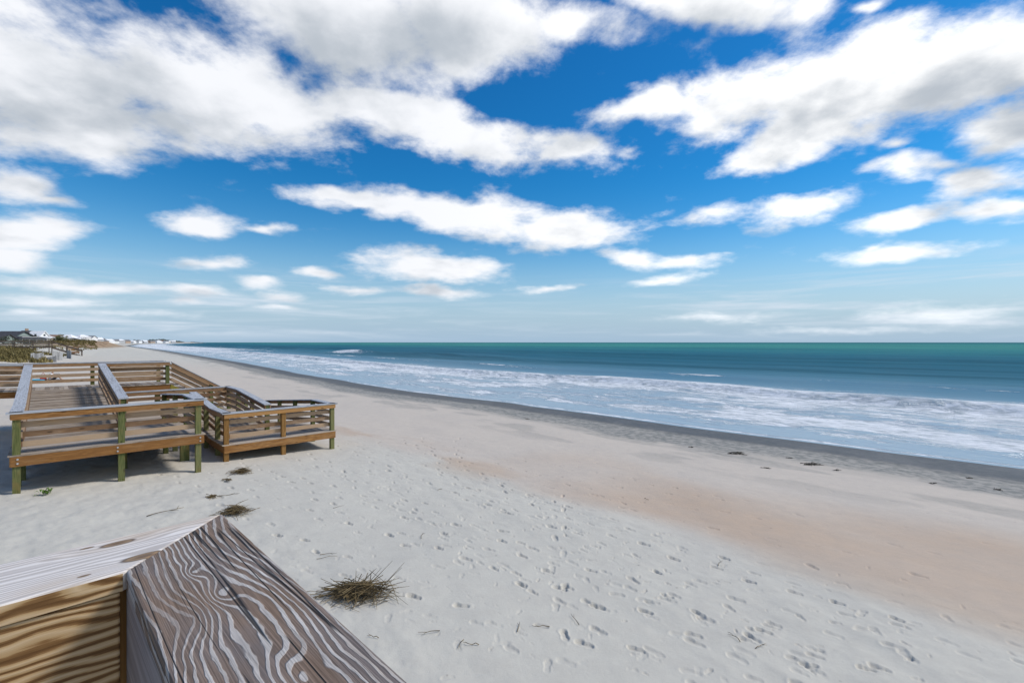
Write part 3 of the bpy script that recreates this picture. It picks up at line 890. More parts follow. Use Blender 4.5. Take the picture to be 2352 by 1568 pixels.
twig(337, 1186, .75, 1.35, 'forked brown twig lying left of the rail corner', .35, .010)
twig(500, 1140, .45, .3, 'thin straw right of the small reed tuft')
twig(727, 1285, .35, .45, 'pale straw above the largest reed clump', .05, .005, 0)
twig(765, 1168, .3, .9, 'short straw upright of the reed clump at the rail corner', .05, .004, 0)
loose = [(735, 1275), (968, 1237), (870, 1467), (890, 1382), (1010, 1450), (1065, 1470), (1100, 1482), (1188, 1452), (1262, 1440), (1330, 1436), (1650, 1300), (1700, 1475), (1735, 1490), (1480, 1145), (1015, 1123)]
for i, (px, py) in enumerate(loose):
    tag(twig(px, py, random.uniform(.14, .3), random.uniform(0, 6.3), '', .2, .006, 1), 'short dark straw lying loose among the footprints', None)
weeds = [(1688, 1042), (1858, 1067), (1585, 1027), (1760, 1075), (1920, 1080), (2140, 1110), (2225, 1098), (2290, 1125), (1210, 962), (1815, 1052)]
for i, (px, py) in enumerate(weeds):
    a, b = on_ground(px, py); c = W(a, b, gz(a, b)); mb = MB()
    big = 1.0 if i < 2 else .45
    for k in range(26 if i < 2 else 12):
        th = random.gauss(.2, .5); p = c + Vector((random.gauss(0, .16) * big, random.gauss(0, .09) * big, .01 + .03 * random.random() * big))
        mb.stick(p, p + Vector((math.cos(th), math.sin(th), random.gauss(0, .12))) * .22 * big, .012 * big + .004, .005)
    o = mb.build('seaweed_clump', MAT['weed'], origin=c)
    lab = ('dark seaweed heap nearest the middle of the wet sand edge', 'flat dark seaweed strand lying by the wet sand, right of the seaweed heap')[i] if i < 2 else 'small dark scrap of seaweed on the damp grey sand'
    tag(o, lab, 'seaweed', 'seaweed scraps along the wet sand')

a, b = on_ground(103, 1136); c = W(a, b, gz(a, b)); mb = MB()
for k in range(26):
    th = k * 2.4; l = random.uniform(.06, .15); up = random.uniform(.03, .13)
    p = c + Vector((random.gauss(0, .06), random.gauss(0, .03), random.uniform(0, .05)))
    d = Vector((math.cos(th), math.sin(th), 0)); s = Vector((-d.y, d.x, 0)) * .028
    mb.add([p, p + d * l * .5 + s + Vector((0, 0, up)), p + d * l + Vector((0, 0, up * .8)), p + d * l * .5 - s + Vector((0, 0, up)), p + d * l * .5 + Vector((0, 0, up - .008))], [(0, 1, 4), (1, 2, 4), (2, 3, 4), (3, 0, 4)])
tag(mb.build('beach_plant', MAT['leaf'], origin=c), 'small fresh green plant sprouting from the sand by the ramp post', 'plant')

# ------------------------------------------------------------------ the neighbour's boardwalk
far = empty('dune_boardwalk', W(-6, 122, gz(-6, 122)), 'distant dark brown boardwalk over the dune with stairs down to the beach', 'boardwalk')
OM = {'face': MAT['old'], 'cap': MAT['old'], 'slat': MAT['old_grey'], 'post': MAT['old'], 'deck': MAT['old_grey'], 'fascia': MAT['old']}
FB0, FB1 = 121.8, 123.8
ZF = -.72
deck(far, -16, .4, FB0, FB1, ZF, ZF, rims='sn', across='b', mats=OM)
handrail(far, [(-16, FB0 + .1, ZF), (.4, FB0 + .1, ZF)], -1, (.03, .16, .30, .44, .58, .72, .86, .985), mats=OM)
handrail(far, [(-16, FB1 - .1, ZF), (.4, FB1 - .1, ZF)], 1, (.03, .3, .5, .7, .985), mats=OM)
zf = gz(4.8, 121.9)
for b, o_ in ((FB0 + .1, -1), (FB1 - .1, 1)):
    handrail(far, [(.45, b, ZF), (4.75, b, zf + .1)], o_, (.02, .5, .98), mats=OM, low=False, fh=.26)
mb = MB()
for b in (FB0 + .25, FB1 - .25): mb.board(W(.45, b, ZF - .03), W(4.75, b, zf), .05, .34)
fst = mb.build('stringer', MAT['old'], far)
for i in range(12):
    f = (i + .5) / 12; mb = MB(); mb.board(W(.45 + 4.3 * f, FB0 + .25, ZF + (zf - ZF) * f), W(.45 + 4.3 * f, FB1 - .25, ZF + (zf - ZF) * f), .27, .04)
    mb.build('tread', MAT['old'], fst)
# golden seating frame at the far side of the stairs
gold = empty('lookout_platform', W(3.4, 132, gz(3.4, 132)), 'small golden timber lookout frame behind the distant stairs', 'platform')
GM = {'face': MAT['fascia'], 'cap': MAT['old_grey'], 'slat': MAT['fascia'], 'post': MAT['old'], 'deck': MAT['old_grey'], 'fascia': MAT['fascia']}
deck(gold, 2.6, 4.6, 131, 133, -1.9, -1.9, rims='snwe', mats=GM)
handrail(gold, [(2.6, 131.1, -1.9), (4.6, 131.1, -1.9)], -1, (.04, .96), mats=GM)

# sand fence remnants
for i, (px, py, n, hh, lab) in enumerate(((88, 829, 7, .85, 'pale sand fence remnant leaning at the dune foot'), (114, 832, 9, .7, 'sand fence remnant half buried, second from the left'), (134, 829, 6, 1.05, 'tallest grey sand fence remnant'), (159, 825, 8, .95, 'sand fence remnant nearest the distant stairs'))):
    a, b = on_ground(px, py - 2); c = W(a, b, gz(a, b)); k = (c.y / 55.0)
    fe = empty('sand_fence', c, lab, 'fence', 'grey sand fence remnants by the dune')
    ang = (1.0, .35, 1.15, -.5)[i]
    mb = MB()
    for j in range(n):
        l = (j - n / 2) * .16 * k
        x, y = c.x + l * math.cos(ang), c.y + l * math.sin(ang)
        mb.post(x, y, c.z - .3, c.z + hh * k * random.uniform(.85, 1.05) * (.6 + .4 * j / n if i == 1 else 1), .148 * k, .02, math.cos(ang), math.sin(ang))
    mb.build('picket_run', MAT['fence'], fe)
    mb = MB()
    for z in (.3, .65):
        p = Vector((c.x - n * .08 * k * math.cos(ang), c.y - n * .08 * k * math.sin(ang), c.z + z * hh * k)); q = Vector((c.x + n * .08 * k * math.cos(ang), c.y + n * .08 * k * math.sin(ang), c.z + z * hh * k))
        mb.stick(p, q, .015, .015)
    mb.build('tie_wire', MAT['steel'], fe)

# ------------------------------------------------------------------ dune grass
m, t = new_mat('dune_grass')
tone = attr(t, 'tone')
gn = noise(t, nd(t, 'ShaderNodeTexCoord').outputs['Object'], .5, 3, .6)
finish(t, ramp(t, mth(t, 'ADD', mth(t, 'MULTIPLY', tone, .6), mth(t, 'MULTIPLY', gn, .5)), [(.15, (0.040, 0.042, 0.016)), (.45, (0.125, 0.105, 0.042)), (.7, (0.22, 0.18, 0.075)), (.95, (0.34, 0.27, 0.14))]), .8, .1)
MAT['grass'] = m
NT = 17000
ga = rng.uniform(-40, 7, NT); gb = 62 + (rng.random(NT) ** 1.5) * 240
ga = ga + np.interp(gb, [0, 100, 400], [0, 3, 24])
gs_ = ga - shore_a(gb)
keep = (fbm(ga / 4, gb / 7, 301, 3) > .36) & ~((gb > 113) & (gb < 137) & (ga > -2.5 + (gb - 113) * .05)) & (gs_ > -75) & ((gb < 132) | (gb > 230) | (vnoise(ga * 3, gb * 3, 9) > .8)) & (gs_ < -31.0 + (fbm(ga / 6, gb / 9, 303, 2) - .5) * 9) & (gb > 70 + (fbm(ga / 3, gb * 0, 305, 2) - .5) * 12)
ga, gb = ga[keep], gb[keep]; gzz = ground(ga, gb)
V = []; Fc = []; TN = []
for a, b, z in zip(ga, gb, gzz):
    c = W(a, b, float(z)); big = random.uniform(.5, 1.0); tb = random.random()
    for k in range(9):
        th = random.uniform(0, 6.3); l = big * random.uniform(.35, .75); ln = random.uniform(.15, .6)
        d = Vector((math.cos(th), math.sin(th), 0)); s = Vector((-d.y, d.x, 0)) * .06
        p = c + Vector((random.gauss(0, .2), random.gauss(0, .2), -.03)); i = len(V)
        mid = p + d * l * ln * .5 + Vector((0, 0, l * .75)); tip = p + d * l * ln * 1.3 + Vector((0, 0, l))
        V += [p - s, p + s, mid + s * .7, mid - s * .7, tip]; Fc += [(i, i + 1, i + 2, i + 3), (i + 3, i + 2, i + 4)]; TN += [tb * .7 + random.random() * .3] * 5
me = bpy.data.meshes.new('dune_grass'); me.from_pydata([tuple(v) for v in V], [], Fc)
at = me.attributes.new('tone', 'FLOAT', 'POINT'); at.data.foreach_set('value', np.array(TN, np.float32))
me.materials.append(MAT['grass']); o = bpy.data.objects.new('dune_grass', me); COL.objects.link(o)
tag(o, 'olive brown dune grass covering the dune left of the beach', 'grass', kind='stuff')

# ------------------------------------------------------------------ shrubs
MAT['shrub'] = plain('shrub_leaf', (0.042, 0.055, 0.022), .7, .45, 6)
MAT['shrub_yellow'] = plain('yellow_green_leaf', (0.12, 0.125, 0.035), .7, .35, 6)  # lighter, yellower leaf colour of the yellow green bushes
MAT['bark'] = plain('grey_bark', (0.10, 0.085, 0.07), .85, .3, 12)


def shrub(x, y, zb, w, h, mat, label, n=700):
    root = empty('shrub', (x, y, zb), label, 'shrub', 'shrubs on the dune before the houses')
    mb = MB()
    cl = [(random.gauss(0, .33) * w, random.gauss(0, .33) * w, random.uniform(.3, .8) * h, random.uniform(.18, .34)) for _ in range(14)]
    for k in range(n):
        cx, cy, cz, cr = random.choice(cl)
        d = Vector((random.gauss(0, 1), random.gauss(0, 1), random.gauss(0, 1))).normalized() * cr * random.uniform(.5, 1.0)
        p = Vector((x + cx + d.x * w, y + cy + d.y * w, zb + max(.05, cz + d.z * h)))
        q = Vector((random.gauss(0, 1), random.gauss(0, 1), random.gauss(0, .6))).normalized(); s = q.cross(Vector((.3, .2, .9))).normalized()
        sz = random.uniform(.10, .22) * max(1, h / 2.2)
        mb.add([p - s * sz * .5, p + q * sz, p + s * sz * .5, p - q * sz], [(0, 1, 2), (0, 2, 3)])
    mb.build('crown', mat, root)
    mb = MB()
    for k in range(4): mb.stick((x, y, zb - .2), (x + random.gauss(0, .25) * w, y + random.gauss(0, .25) * w, zb + h * .6), .06, .02)
    mb.build('trunk', MAT['bark'], root)


def far_at(px, Y):
    return (px - 1176) / F * Y, Y


for (px, Y, w, h, mt, lab) in ((6, 128, 6, 2.6, 'shrub', 'dark shrub left of the green gabled house'), (40, 135, 7, 2.2, 'shrub', 'dark shrub in front of the green gabled house'), (62, 150, 4.5, 1.7, 'shrub', 'low dark shrub under the porch roof'),
                               (128, 190, 9, 2.6, 'shrub', 'dark low shrub right of the white gabled house'), (136, 200, 7, 3.2, 'shrub_yellow', 'yellow green bush between the white houses'), (150, 190, 7, 2.2, 'shrub_yellow', 'low yellow green bush before the white hip roofed house'), (190, 260, 12, 2.5, 'shrub', 'dark bush right of the white hip roofed house')):
    x, y = far_at(px, Y); a, b = to_plan(x, y)
    shrub(x, y, gz(a, b) + EYE - .2, w * .5, h, MAT[mt], lab)

# ------------------------------------------------------------------ houses
MAT['w_green'] = plain('sage_siding', (0.30, 0.36, 0.33), .7, .06, 1.5)
MAT['w_white'] = plain('white_siding', (0.78, 0.78, 0.77), .6, .04, 1.5)
MAT['w_cream'] = plain('cream_siding', (0.66, 0.60, 0.50), .7, .06, 1.5)
MAT['w_grey'] = plain('grey_siding', (0.42, 0.43, 0.44), .7, .06, 1.5)
MAT['w_tan'] = plain('tan_siding', (0.40, 0.29, 0.21), .7, .08, 1.5)
MAT['r_dark'] = plain('dark_shingle', (0.060, 0.062, 0.068), .85, .25, 2)
MAT['r_grey'] = plain('grey_shingle', (0.20, 0.205, 0.215), .85, .2, 2)
MAT['r_white'] = plain('white_metal_roof', (0.80, 0.80, 0.80), .45, .03, 2)
MAT['r_brown'] = plain('brown_shingle', (0.20, 0.125, 0.095), .85, .2, 2)
MAT['glass'] = plain('window_glass', (0.035, 0.045, 0.055), .12, .2, 2, .6)
MAT['trim'] = plain('white_trim', (0.72, 0.72, 0.70), .6, .03, 2)


def house(px, Y, rot, w, d, wall_h, roof_h, wall, roof, label, kind='gable', group=None, detail=True, base=None, porch=False, chimney=False, name='house'):
    x, y = far_at(px, Y); a, b = to_plan(x, y)
    zb = (gz(a, b) + EYE - .3) if base is None else base + EYE
    root = empty(name, (x, y, zb), label, 'house', group)
    cr, sr = math.cos(rot), math.sin(rot)
    T = lambda p: (x + p[0] * cr - p[1] * sr, y + p[0] * sr + p[1] * cr, zb + p[2])

    def mesh(nm, vs, fs, mat, parent):
        mb = MB(); mb.add([T(v) for v in vs], fs); return mb.build(nm, mat, parent)

    def box(nm, x0, x1, y0, y1, z0, z1, mat, parent):
        vs = [(x0, y0, z0), (x1, y0, z0), (x1, y1, z0), (x0, y1, z0), (x0, y0, z1), (x1, y0, z1), (x1, y1, z1), (x0, y1, z1)]
        return mesh(nm, vs, [(3, 2, 1, 0), (4, 5, 6, 7), (0, 1, 5, 4), (1, 2, 6, 5), (2, 3, 7, 6), (3, 0, 4, 7)], mat, parent)
    W2, D2 = w / 2, d / 2
    if kind == 'gable':   # ridge along local x
        vs = [(-W2, -D2, 0), (W2, -D2, 0), (W2, D2, 0), (-W2, D2, 0), (-W2, -D2, wall_h), (W2, -D2, wall_h), (W2, D2, wall_h), (-W2, D2, wall_h), (-W2, 0, wall_h + roof_h - .1), (W2, 0, wall_h + roof_h - .1)]
        wl = mesh('wall', vs, [(3, 2, 1, 0), (0, 1, 5, 4), (2, 3, 7, 6), (1, 2, 6, 9, 5), (3, 0, 4, 8, 7)], MAT[wall], root)
        e = .45; sl = roof_h / D2
        vs = []
        for dz_ in (0, .22):
            vs += [(-W2 - e, -D2 - e, wall_h - sl * e + dz_), (W2 + e, -D2 - e, wall_h - sl * e + dz_), (W2 + e, 0, wall_h + roof_h + dz_), (-W2 - e, 0, wall_h + roof_h + dz_), (W2 + e, D2 + e, wall_h - sl * e + dz_), (-W2 - e, D2 + e, wall_h - sl * e + dz_)]
        fs = [(6, 7, 8, 9), (9, 8, 10, 11), (3, 2, 1, 0), (5, 4, 2, 3), (0, 1, 7, 6), (4, 5, 11, 10), (1, 2, 8, 7), (2, 4, 10, 8), (3, 0, 6, 9), (5, 3, 9, 11)]
        rf = mesh('roof', vs, fs, MAT[roof], root)
    else:
        wl = box('wall', -W2, W2, -D2, D2, 0, wall_h, MAT[wall], root)
        e = .5; q = .30
        vs = [(-W2 - e, -D2 - e, wall_h + .003), (W2 + e, -D2 - e, wall_h + .003), (W2 + e, D2 + e, wall_h + .003), (-W2 - e, D2 + e, wall_h + .003), (-W2 * q, -D2 * .1, wall_h + roof_h), (W2 * q, -D2 * .1, wall_h + roof_h), (W2 * q, D2 * .1, wall_h + roof_h), (-W2 * q, D2 * .1, wall_h + roof_h)]
        rf = mesh('roof', vs, [(3, 2, 1, 0), (4, 5, 6, 7), (0, 1, 5, 4), (1, 2, 6, 5), (2, 3, 7, 6), (3, 0, 4, 7)], MAT[roof], root)
    if detail:
        nw = max(2, int(w / 2.6))
        for fl_ in range(1 if wall_h < 3.6 else 2):
            for i in range(nw):
                for sgn in (-1, 1):
                    cx = -W2 + w * (i + .5) / nw; zz = .9 + fl_ * 2.7; y0 = sgn * D2
                    wn = box('window', cx - .55, cx + .55, min(y0, y0 + sgn * .06), max(y0, y0 + sgn * .06), zz, zz + 1.35, MAT['trim'], root)
                    y1 = y0 + sgn * .062
                    box('pane', cx - .43, cx + .43, min(y1, y1 + sgn * .012), max(y1, y1 + sgn * .012), zz + .12, zz + 1.23, MAT['glass'], wn)
            for i in range(max(1, int(d / 3))):
                for sgn in (-1, 1):
                    cy = -D2 + d * (i + .5) / max(1, int(d / 3)); zz = .9 + fl_ * 2.7; x0 = sgn * W2
                    wn = box('window', min(x0, x0 + sgn * .06), max(x0, x0 + sgn * .06), cy - .55, cy + .55, zz, zz + 1.35, MAT['trim'], root)
                    x1 = x0 + sgn * .062
                    box('pane', min(x1, x1 + sgn * .012), max(x1, x1 + sgn * .012), cy - .43, cy + .43, zz + .12, zz + 1.23, MAT['glass'], wn)
    if porch:
        pr = box('porch', W2, W2 + 3.2, -D2 * .95, D2 * .95, 2.4, 2.65, MAT['trim'], root)
        vs = [(W2 - .2, -D2 - .3, wall_h + .35), (W2 + 3.6, -D2 - .3, wall_h - .55), (W2 + 3.6, D2 + .3, wall_h - .55), (W2 - .2, D2 + .3, wall_h + .35)]
        vs = vs + [(v[0], v[1], v[2] + .18) for v in vs]
        mesh('porch_roof', vs, [(3, 2, 1, 0), (4, 5, 6, 7), (0, 1, 5, 4), (1, 2, 6, 5), (2, 3, 7, 6), (3, 0, 4, 7)], MAT[roof], pr)
        for k in range(4):
            cy = -D2 * .9 + d * .9 * k / 3
            box('porch_post', W2 + 3.0, W2 + 3.15, cy - .07, cy + .07, 0, wall_h - .5, MAT['trim'], pr)
        box('porch_railing', W2 + 3.05, W2 + 3.12, -D2 * .9, D2 * .9, 3.3, 3.42, MAT['trim'], pr)
    if chimney:
        box('chimney', -.6, .6, .4, 1.4, wall_h, wall_h + roof_h + 1.0, MAT['w_tan'], rf)
    return root


ang = math.atan2(UB, UA)
house(-18, 150, ang - .6, 9, 9, 2.6, 2.4, 'w_green', 'r_dark', 'dark roofed green house at the left end of the house row', base=-2.5)
house(30, 165, ang - .75, 7.5, 8.5, 3.2, 2.0, 'w_green', 'r_dark', 'sage green gabled house with a dark roof and porch', porch=True, base=-1.5)
house(62, 225, ang + .1, 11, 9, 4.0, 2.6, 'w_grey', 'r_dark', 'house with a tall dark hip roof and a chimney behind the green house', kind='hip', chimney=True, base=-1.0)
house(88, 200, ang - .75, 5.0, 5.0, 3.6, 2.4, 'w_white', 'r_white', 'white gabled house next to the dark roofed house', porch=True, base=-1.4)
house(118, 330, ang + .4, 13, 9, 3.0, 2.0, 'w_tan', 'r_brown', 'brown roofed tan house behind the yellow green bush')
house(140, 380, ang - .2, 13, 9, 3.4, 2.2, 'w_tan', 'r_brown', 'second brown roofed house, just left of the white hip roofed house')
house(158, 290, ang - .55, 7.5, 7, 3.4, 2.3, 'w_white', 'r_white', 'large white house with a white hip roof', kind='hip', porch=True, base=-.9)
lots = [(188, 420), (196, 520), (205, 470), (214, 600), (222, 560), (229, 700), (236, 620), (243, 780), (250, 720), (256, 880), (263, 800), (270, 960), (277, 900), (283, 1050), (290, 980), (297, 1150), (304, 1080), (311, 1250), (318, 1180), (325, 1350), (332, 1280), (340, 1450), (348, 1400), (356, 1550), (364, 1480), (372, 1650), (381, 1580), (390, 1750), (398, 1700)]
pal = [('w_white', 'r_white'), ('w_cream', 'r_brown'), ('w_white', 'r_grey'), ('w_cream', 'r_grey'), ('w_grey', 'r_white'), ('w_white', 'r_brown'), ('w_tan', 'r_grey'), ('w_cream', 'r_white')]
nth = {}
for i, (px, Y) in enumerate(lots):
    wl_, rf_ = pal[(i * 5) % len(pal)]
    x, y = far_at(px, Y); a, b = to_plan(x, y)
    k = 1 + Y / 2600
    h = house(px, Y, ang + random.uniform(-.9, .9), 8 * k, 7 * k, random.uniform(2.6, 4.2) * k, 2.0 * k, wl_, rf_, '', kind=('gable', 'hip')[i % 3 == 0], group='small houses far along the beach', detail=False, base=max(-1.2, gz(a, b)) - .8, name='beach_house')
    h['label'] = '%s far beach house with a %s %s roof among the row along the shore' % ({'w_white': 'white', 'w_cream': 'cream', 'w_grey': 'grey', 'w_tan': 'tan'}[wl_], {'r_white': 'white', 'r_brown': 'brown', 'r_grey': 'grey'}[rf_], ('gable', 'hip')[i % 3 == 0])

# far wooded headland
m, t = new_mat('far_woods')
n = noise(t, nd(t, 'ShaderNodeTexCoord').outputs['Object'], .03, 5, .7)
finish(t, mixc(t, mrange(t, n, .3, .7), (0.035, 0.055, 0.055), (0.075, 0.10, 0.095)), .9, .05)
mb = MB()
pts = []
N = 170
for i in range(N + 1):
    f = i / N
    px = 330 + (468 - 330) * f; Y = 1900 + 1500 * f
    hz = 17 * (math.sin(min(1, f * 1.25 + .12) * math.pi) ** .7) if f < .78 else 17 * .30 * (1 - (f - .78) / .24)
    hz = max(.6, hz * (.8 + .4 * float(fbm(np.array(i * .35), np.array(2.), 401, 3))) + random.uniform(-.4, .5))
    x, y = far_at(px, Y)
    pts.append((x, y, hz + 3.6))
vs = []; fs = []
for (x, y, h) in pts:
    u = Vector((x, y)).normalized()
    for (k, hh) in ((-40, .0), (-30, h * .62), (0, h * .9), (60, h), (200, h * .7), (260, 0)):
        vs.append((x + u.x * k, y + u.y * k, hh + random.uniform(-.4, .4) * (hh > 0)))
for i in range(N):
    for j in range(5):
        q = i * 6 + j; fs.append((q, q + 1, q + 7, q + 6))
mb.add(vs, fs)
tag(mb.build('far_woods', m, smooth=False), 'low dark wooded headland at the end of the beach', 'woods', kind='stuff')

for (xa, xb, Ya, Yb, hh, nm, lab) in ((196, 345, 900, 2100, 9.5, 'tree_line', 'thin dark tree line behind the far beach houses'),):
    mb = MB(); vs = []; fs = []
    for i in range(121):
        f = i / 120; x, y = far_at(xa + (xb - xa) * f, Ya + (Yb - Ya) * f); u = Vector((x, y)).normalized()
        h = EYE + hh * (.55 + .9 * float(fbm(np.array(i * .22), np.array(5.), 411, 3))) * min(1, f * 8 + .25, (1 - f) * 8 + .3) * (.62 + .38 * f)
        for (k, q) in ((-20, 0), (-12, .7), (0, .93), (30, 1), (90, .8), (120, 0)):
            vs.append((x + u.x * k, y + u.y * k, h * q + random.uniform(-.5, .5) * (q > 0)))
    for i in range(120):
        for j in range(5):
            q = i * 6 + j; fs.append((q, q + 1, q + 7, q + 6))
    mb.add(vs, fs)
    tag(mb.build(nm, m), lab, 'trees', kind='stuff')

# ------------------------------------------------------------------ person sitting beyond the walkway
MAT['skin'] = plain('skin', (0.42, 0.26, 0.18), .55, .05, 5)
MAT['hair'] = plain('dark_hair', (0.018, 0.014, 0.012), .6, .2, 30)
MAT['shirt'] = plain('white_cotton', (0.78, 0.78, 0.80), .8, .03, 8)
MAT['shorts'] = plain('black_cotton', (0.020, 0.020, 0.024), .85, .1, 8)
MAT['cyan'] = plain('cyan_towel', (0.02, 0.36, 0.55), .9, .1, 12)
MAT['red'] = plain('red_canvas', (0.40, 0.045, 0.03), .8, .1, 12)


def skin_obj(name, joints, edges, mat, parent, M, sub=2):
    me = bpy.data.meshes.new(name)
    me.from_pydata([tuple(M @ Vector(j[:3])) for j in joints], edges, [])
    o = bpy.data.objects.new(name, me); COL.objects.link(o)
    sk = o.modifiers.new('skin', 'SKIN')
    for i, j in enumerate(joints):
        me.skin_vertices[0].data[i].radius = (j[3], j[4] if len(j) > 4 else j[3])
    me.skin_vertices[0].data[0].use_root = True
    o.modifiers.new('sub', 'SUBSURF').levels = sub; o.modifiers['sub'].render_levels = sub
    me.materials.append(mat)
    if parent:
        o.parent = parent; o.matrix_parent_inverse = Matrix.Translation(-Vector(parent.location)) if parent.type == 'EMPTY' else Matrix.Identity(4)
    return o


a, b = on_ground(118, 874); c = W(a, b, gz(a, b))
# local frame: +x is where the person faces (the sea)
M = Matrix.Translation(c) @ Matrix.Rotation(math.atan2(UB, UA) - .2, 4, 'Z')
J = [(0, 0, .12, .12, .15), (.00, 0, .28, .11, .15), (.03, 0, .46, .11, .17), (.05, 0, .56, .06, .07), (.06, 0, .63, .05), (.08, 0, .74, .085, .075), (.085, 0, .83, .075, .07),
     (.04, .19, .53, .055), (.14, .25, .32, .042), (.34, .19, .27, .034), (.42, .17, .27, .030),
     (.04, -.19, .53, .055), (-.08, -.27, .30, .042), (-.20, -.28, .08, .034), (-.24, -.28, .03, .030),
     (.10, .10, .11, .085), (.42, .13, .40, .062), (.62, .12, .08, .045), (.78, .12, .05, .035),
     (.10, -.10, .11, .085), (.46, -.14, .34, .062), (.70, -.13, .07, .045), (.86, -.13, .05, .035)]
E = [(0, 1), (1, 2), (2, 3), (3, 4), (4, 5), (5, 6), (3, 7), (7, 8), (8, 9), (9, 10), (3, 11), (11, 12), (12, 13), (13, 14), (0, 15), (15, 16), (16, 17), (17, 18), (0, 19), (19, 20), (20, 21), (21, 22)]
person = skin_obj('person', J, E, MAT['skin'], None, M)
tag(person, 'person in a white shirt and black shorts sitting on the sand behind the boardwalk', 'person')
skin_obj('shirt', [(0, 0, .14, .135, .165), (.0, 0, .28, .13, .17), (.03, 0, .46, .125, .185), (.05, 0, .555, .075, .10), (.04, .19, .53, .07), (.10, .235, .40, .062), (.04, -.19, .53, .07), (-.03, -.245, .40, .062)], [(0, 1), (1, 2), (2, 3), (3, 4), (4, 5), (3, 6), (6, 7)], MAT['shirt'], person, M)
skin_obj('shorts', [(0, 0, .11, .14, .17), (.10, .10, .115, .10), (.34, .125, .335, .08), (.10, -.10, .115, .10), (.37, -.135, .285, .08)], [(0, 1), (1, 2), (0, 3), (3, 4)], MAT['shorts'], person, M)
skin_obj('hair', [(.045, 0, .74, .095, .09), (.06, 0, .83, .092, .085), (.085, 0, .865, .07)], [(0, 1), (1, 2)], MAT['hair'], person, M)


def cloth(name, cx, cy, w, d, mat, label, cat, zoff=.0, rot=.3):
    p = W(cx, cy, 0); n = 14; vs = []; fs = []
    for lay in (0, 1):
        for i in range(n + 1):
            for j in range(n + 1):
                u = (i / n - .5) * w; v = (j / n - .5) * d
                x = p.x + u * math.cos(rot) - v * math.sin(rot); y = p.y + u * math.sin(rot) + v * math.cos(rot)
                aa, bb = to_plan(x, y)
                vs.append((x, y, gz(aa, bb) + EYE + .012 + zoff + lay * .02 + .03 * float(fbm(np.array(u * 5), np.array(v * 5), 88, 2))))
    K = (n + 1) ** 2
    for i in range(n):
        for j in range(n):
            q = i * (n + 1) + j
            fs.append((K + q, K + q + n + 1, K + q + n + 2, K + q + 1)); fs.append((q, q + 1, q + n + 2, q + n + 1))
    mb = MB(); mb.add(vs, fs)
    return tag(mb.build(name, mat, smooth=True), label, cat)


cloth('beach_blanket', a + .4, b - .1, 2.2, 1.7, MAT['shorts'], 'black beach blanket under the seated person', 'blanket')
cloth('towel', a - .9, b - .35, 1.0, .8, MAT['cyan'], 'bright cyan towel on the black blanket', 'towel', .05, .8)
# cooler box beside
cb = W(a + .2, b + 1.1, 0); zc = gz(a + .2, b + 1.1) + EYE
cool = empty('cooler', (cb.x, cb.y, zc), 'white cooler box standing beside the seated person', 'cooler')
mb = MB(); mb.post(cb.x, cb.y, zc, zc + .34, .70, .40, UA, UB); mb.build('body', MAT['shirt'], cool, bevel=.03)
mb = MB(); mb.post(cb.x, cb.y, zc + .345, zc + .42, .73, .43, UA, UB); mb.build('lid', MAT['shirt'], cool, bevel=.02)
mb = MB(); u = Vector((UA, UB, 0))
mb.stick(cb - u * .38 + Vector((0, 0, zc - cb.z + .25)), cb - u * .3 + Vector((0, 0, zc - cb.z + .48)), .015, .015); mb.stick(cb - u * .3 + Vector((0, 0, zc - cb.z + .48)), cb + u * .3 + Vector((0, 0, zc - cb.z + .48)), .015, .015); mb.stick(cb + u * .3 + Vector((0, 0, zc - cb.z + .48)), cb + u * .38 + Vector((0, 0, zc - cb.z + .25)), .015, .015)
mb.build('handle', MAT['shorts'], cool)
bg = W(a - .5, b + .95, 0); zg = gz(a - .5, b + .95) + EYE
bag = empty('beach_bag', (bg.x, bg.y, zg), 'red canvas beach bag beside the seated person', 'bag')
mb = MB(); mb.post(bg.x, bg.y, zg, zg + .38, .42, .2, UA, UB); mb.build('body', MAT['red'], bag, bevel=.04)
mb = MB()
for s in (-.05, .05):
    q0 = Vector((bg.x - UA * .12 - UB * s, bg.y - UB * .12 + UA * s, zg + .37)); q1 = Vector((bg.x + UA * .12 - UB * s, bg.y + UB * .12 + UA * s, zg + .37)); top = (q0 + q1) / 2 + Vector((0, 0, .2))
    mb.stick(q0, top, .012, .012); mb.stick(top, q1, .012, .012)
mb.build('strap', MAT['red'], bag)

# ------------------------------------------------------------------ sky, clouds, sun
SUN = Vector((.95, .16, 0)).normalized() * math.cos(R(46)); SUN.z = math.sin(R(46))
wd = bpy.data.worlds.new('World'); scene.world = wd; wd.use_nodes = True
t = wd.node_tree; t.nodes.clear()
gt = bpy.data.node_groups.new('cloud_cover', 'ShaderNodeTree')
gt.interface.new_socket('Dir', in_out='INPUT', socket_type='NodeSocketVector')
gt.interface.new_socket('Cover', in_out='OUTPUT', socket_type='NodeSocketFloat')
gi = gt.nodes.new('NodeGroupInput'); go = gt.nodes.new('NodeGroupOutput')
D = gi.outputs[0]
sx = nd(gt, 'ShaderNodeSeparateXYZ', {0: D}).outputs
az = mth(gt, 'ARCTAN2', sx[0], sx[1]); el = mth(gt, 'ARCSINE', sx[2])
ic = mth(gt, 'DIVIDE', 1.0, mth(gt, 'ADD', mth(gt, 'MAXIMUM', sx[2], 0.0), .26))
pv = nd(gt, 'ShaderNodeVectorMath', {0: D, 'Scale': ic}, operation='SCALE').outputs[0]
pv = vscale(gt, pv, (1, 1, 0.9))
wn = nd(gt, 'ShaderNodeTexNoise', {'Vector': pv, 'Scale': 2.6, 'Detail': 3, 'Roughness': .55}).outputs[1]
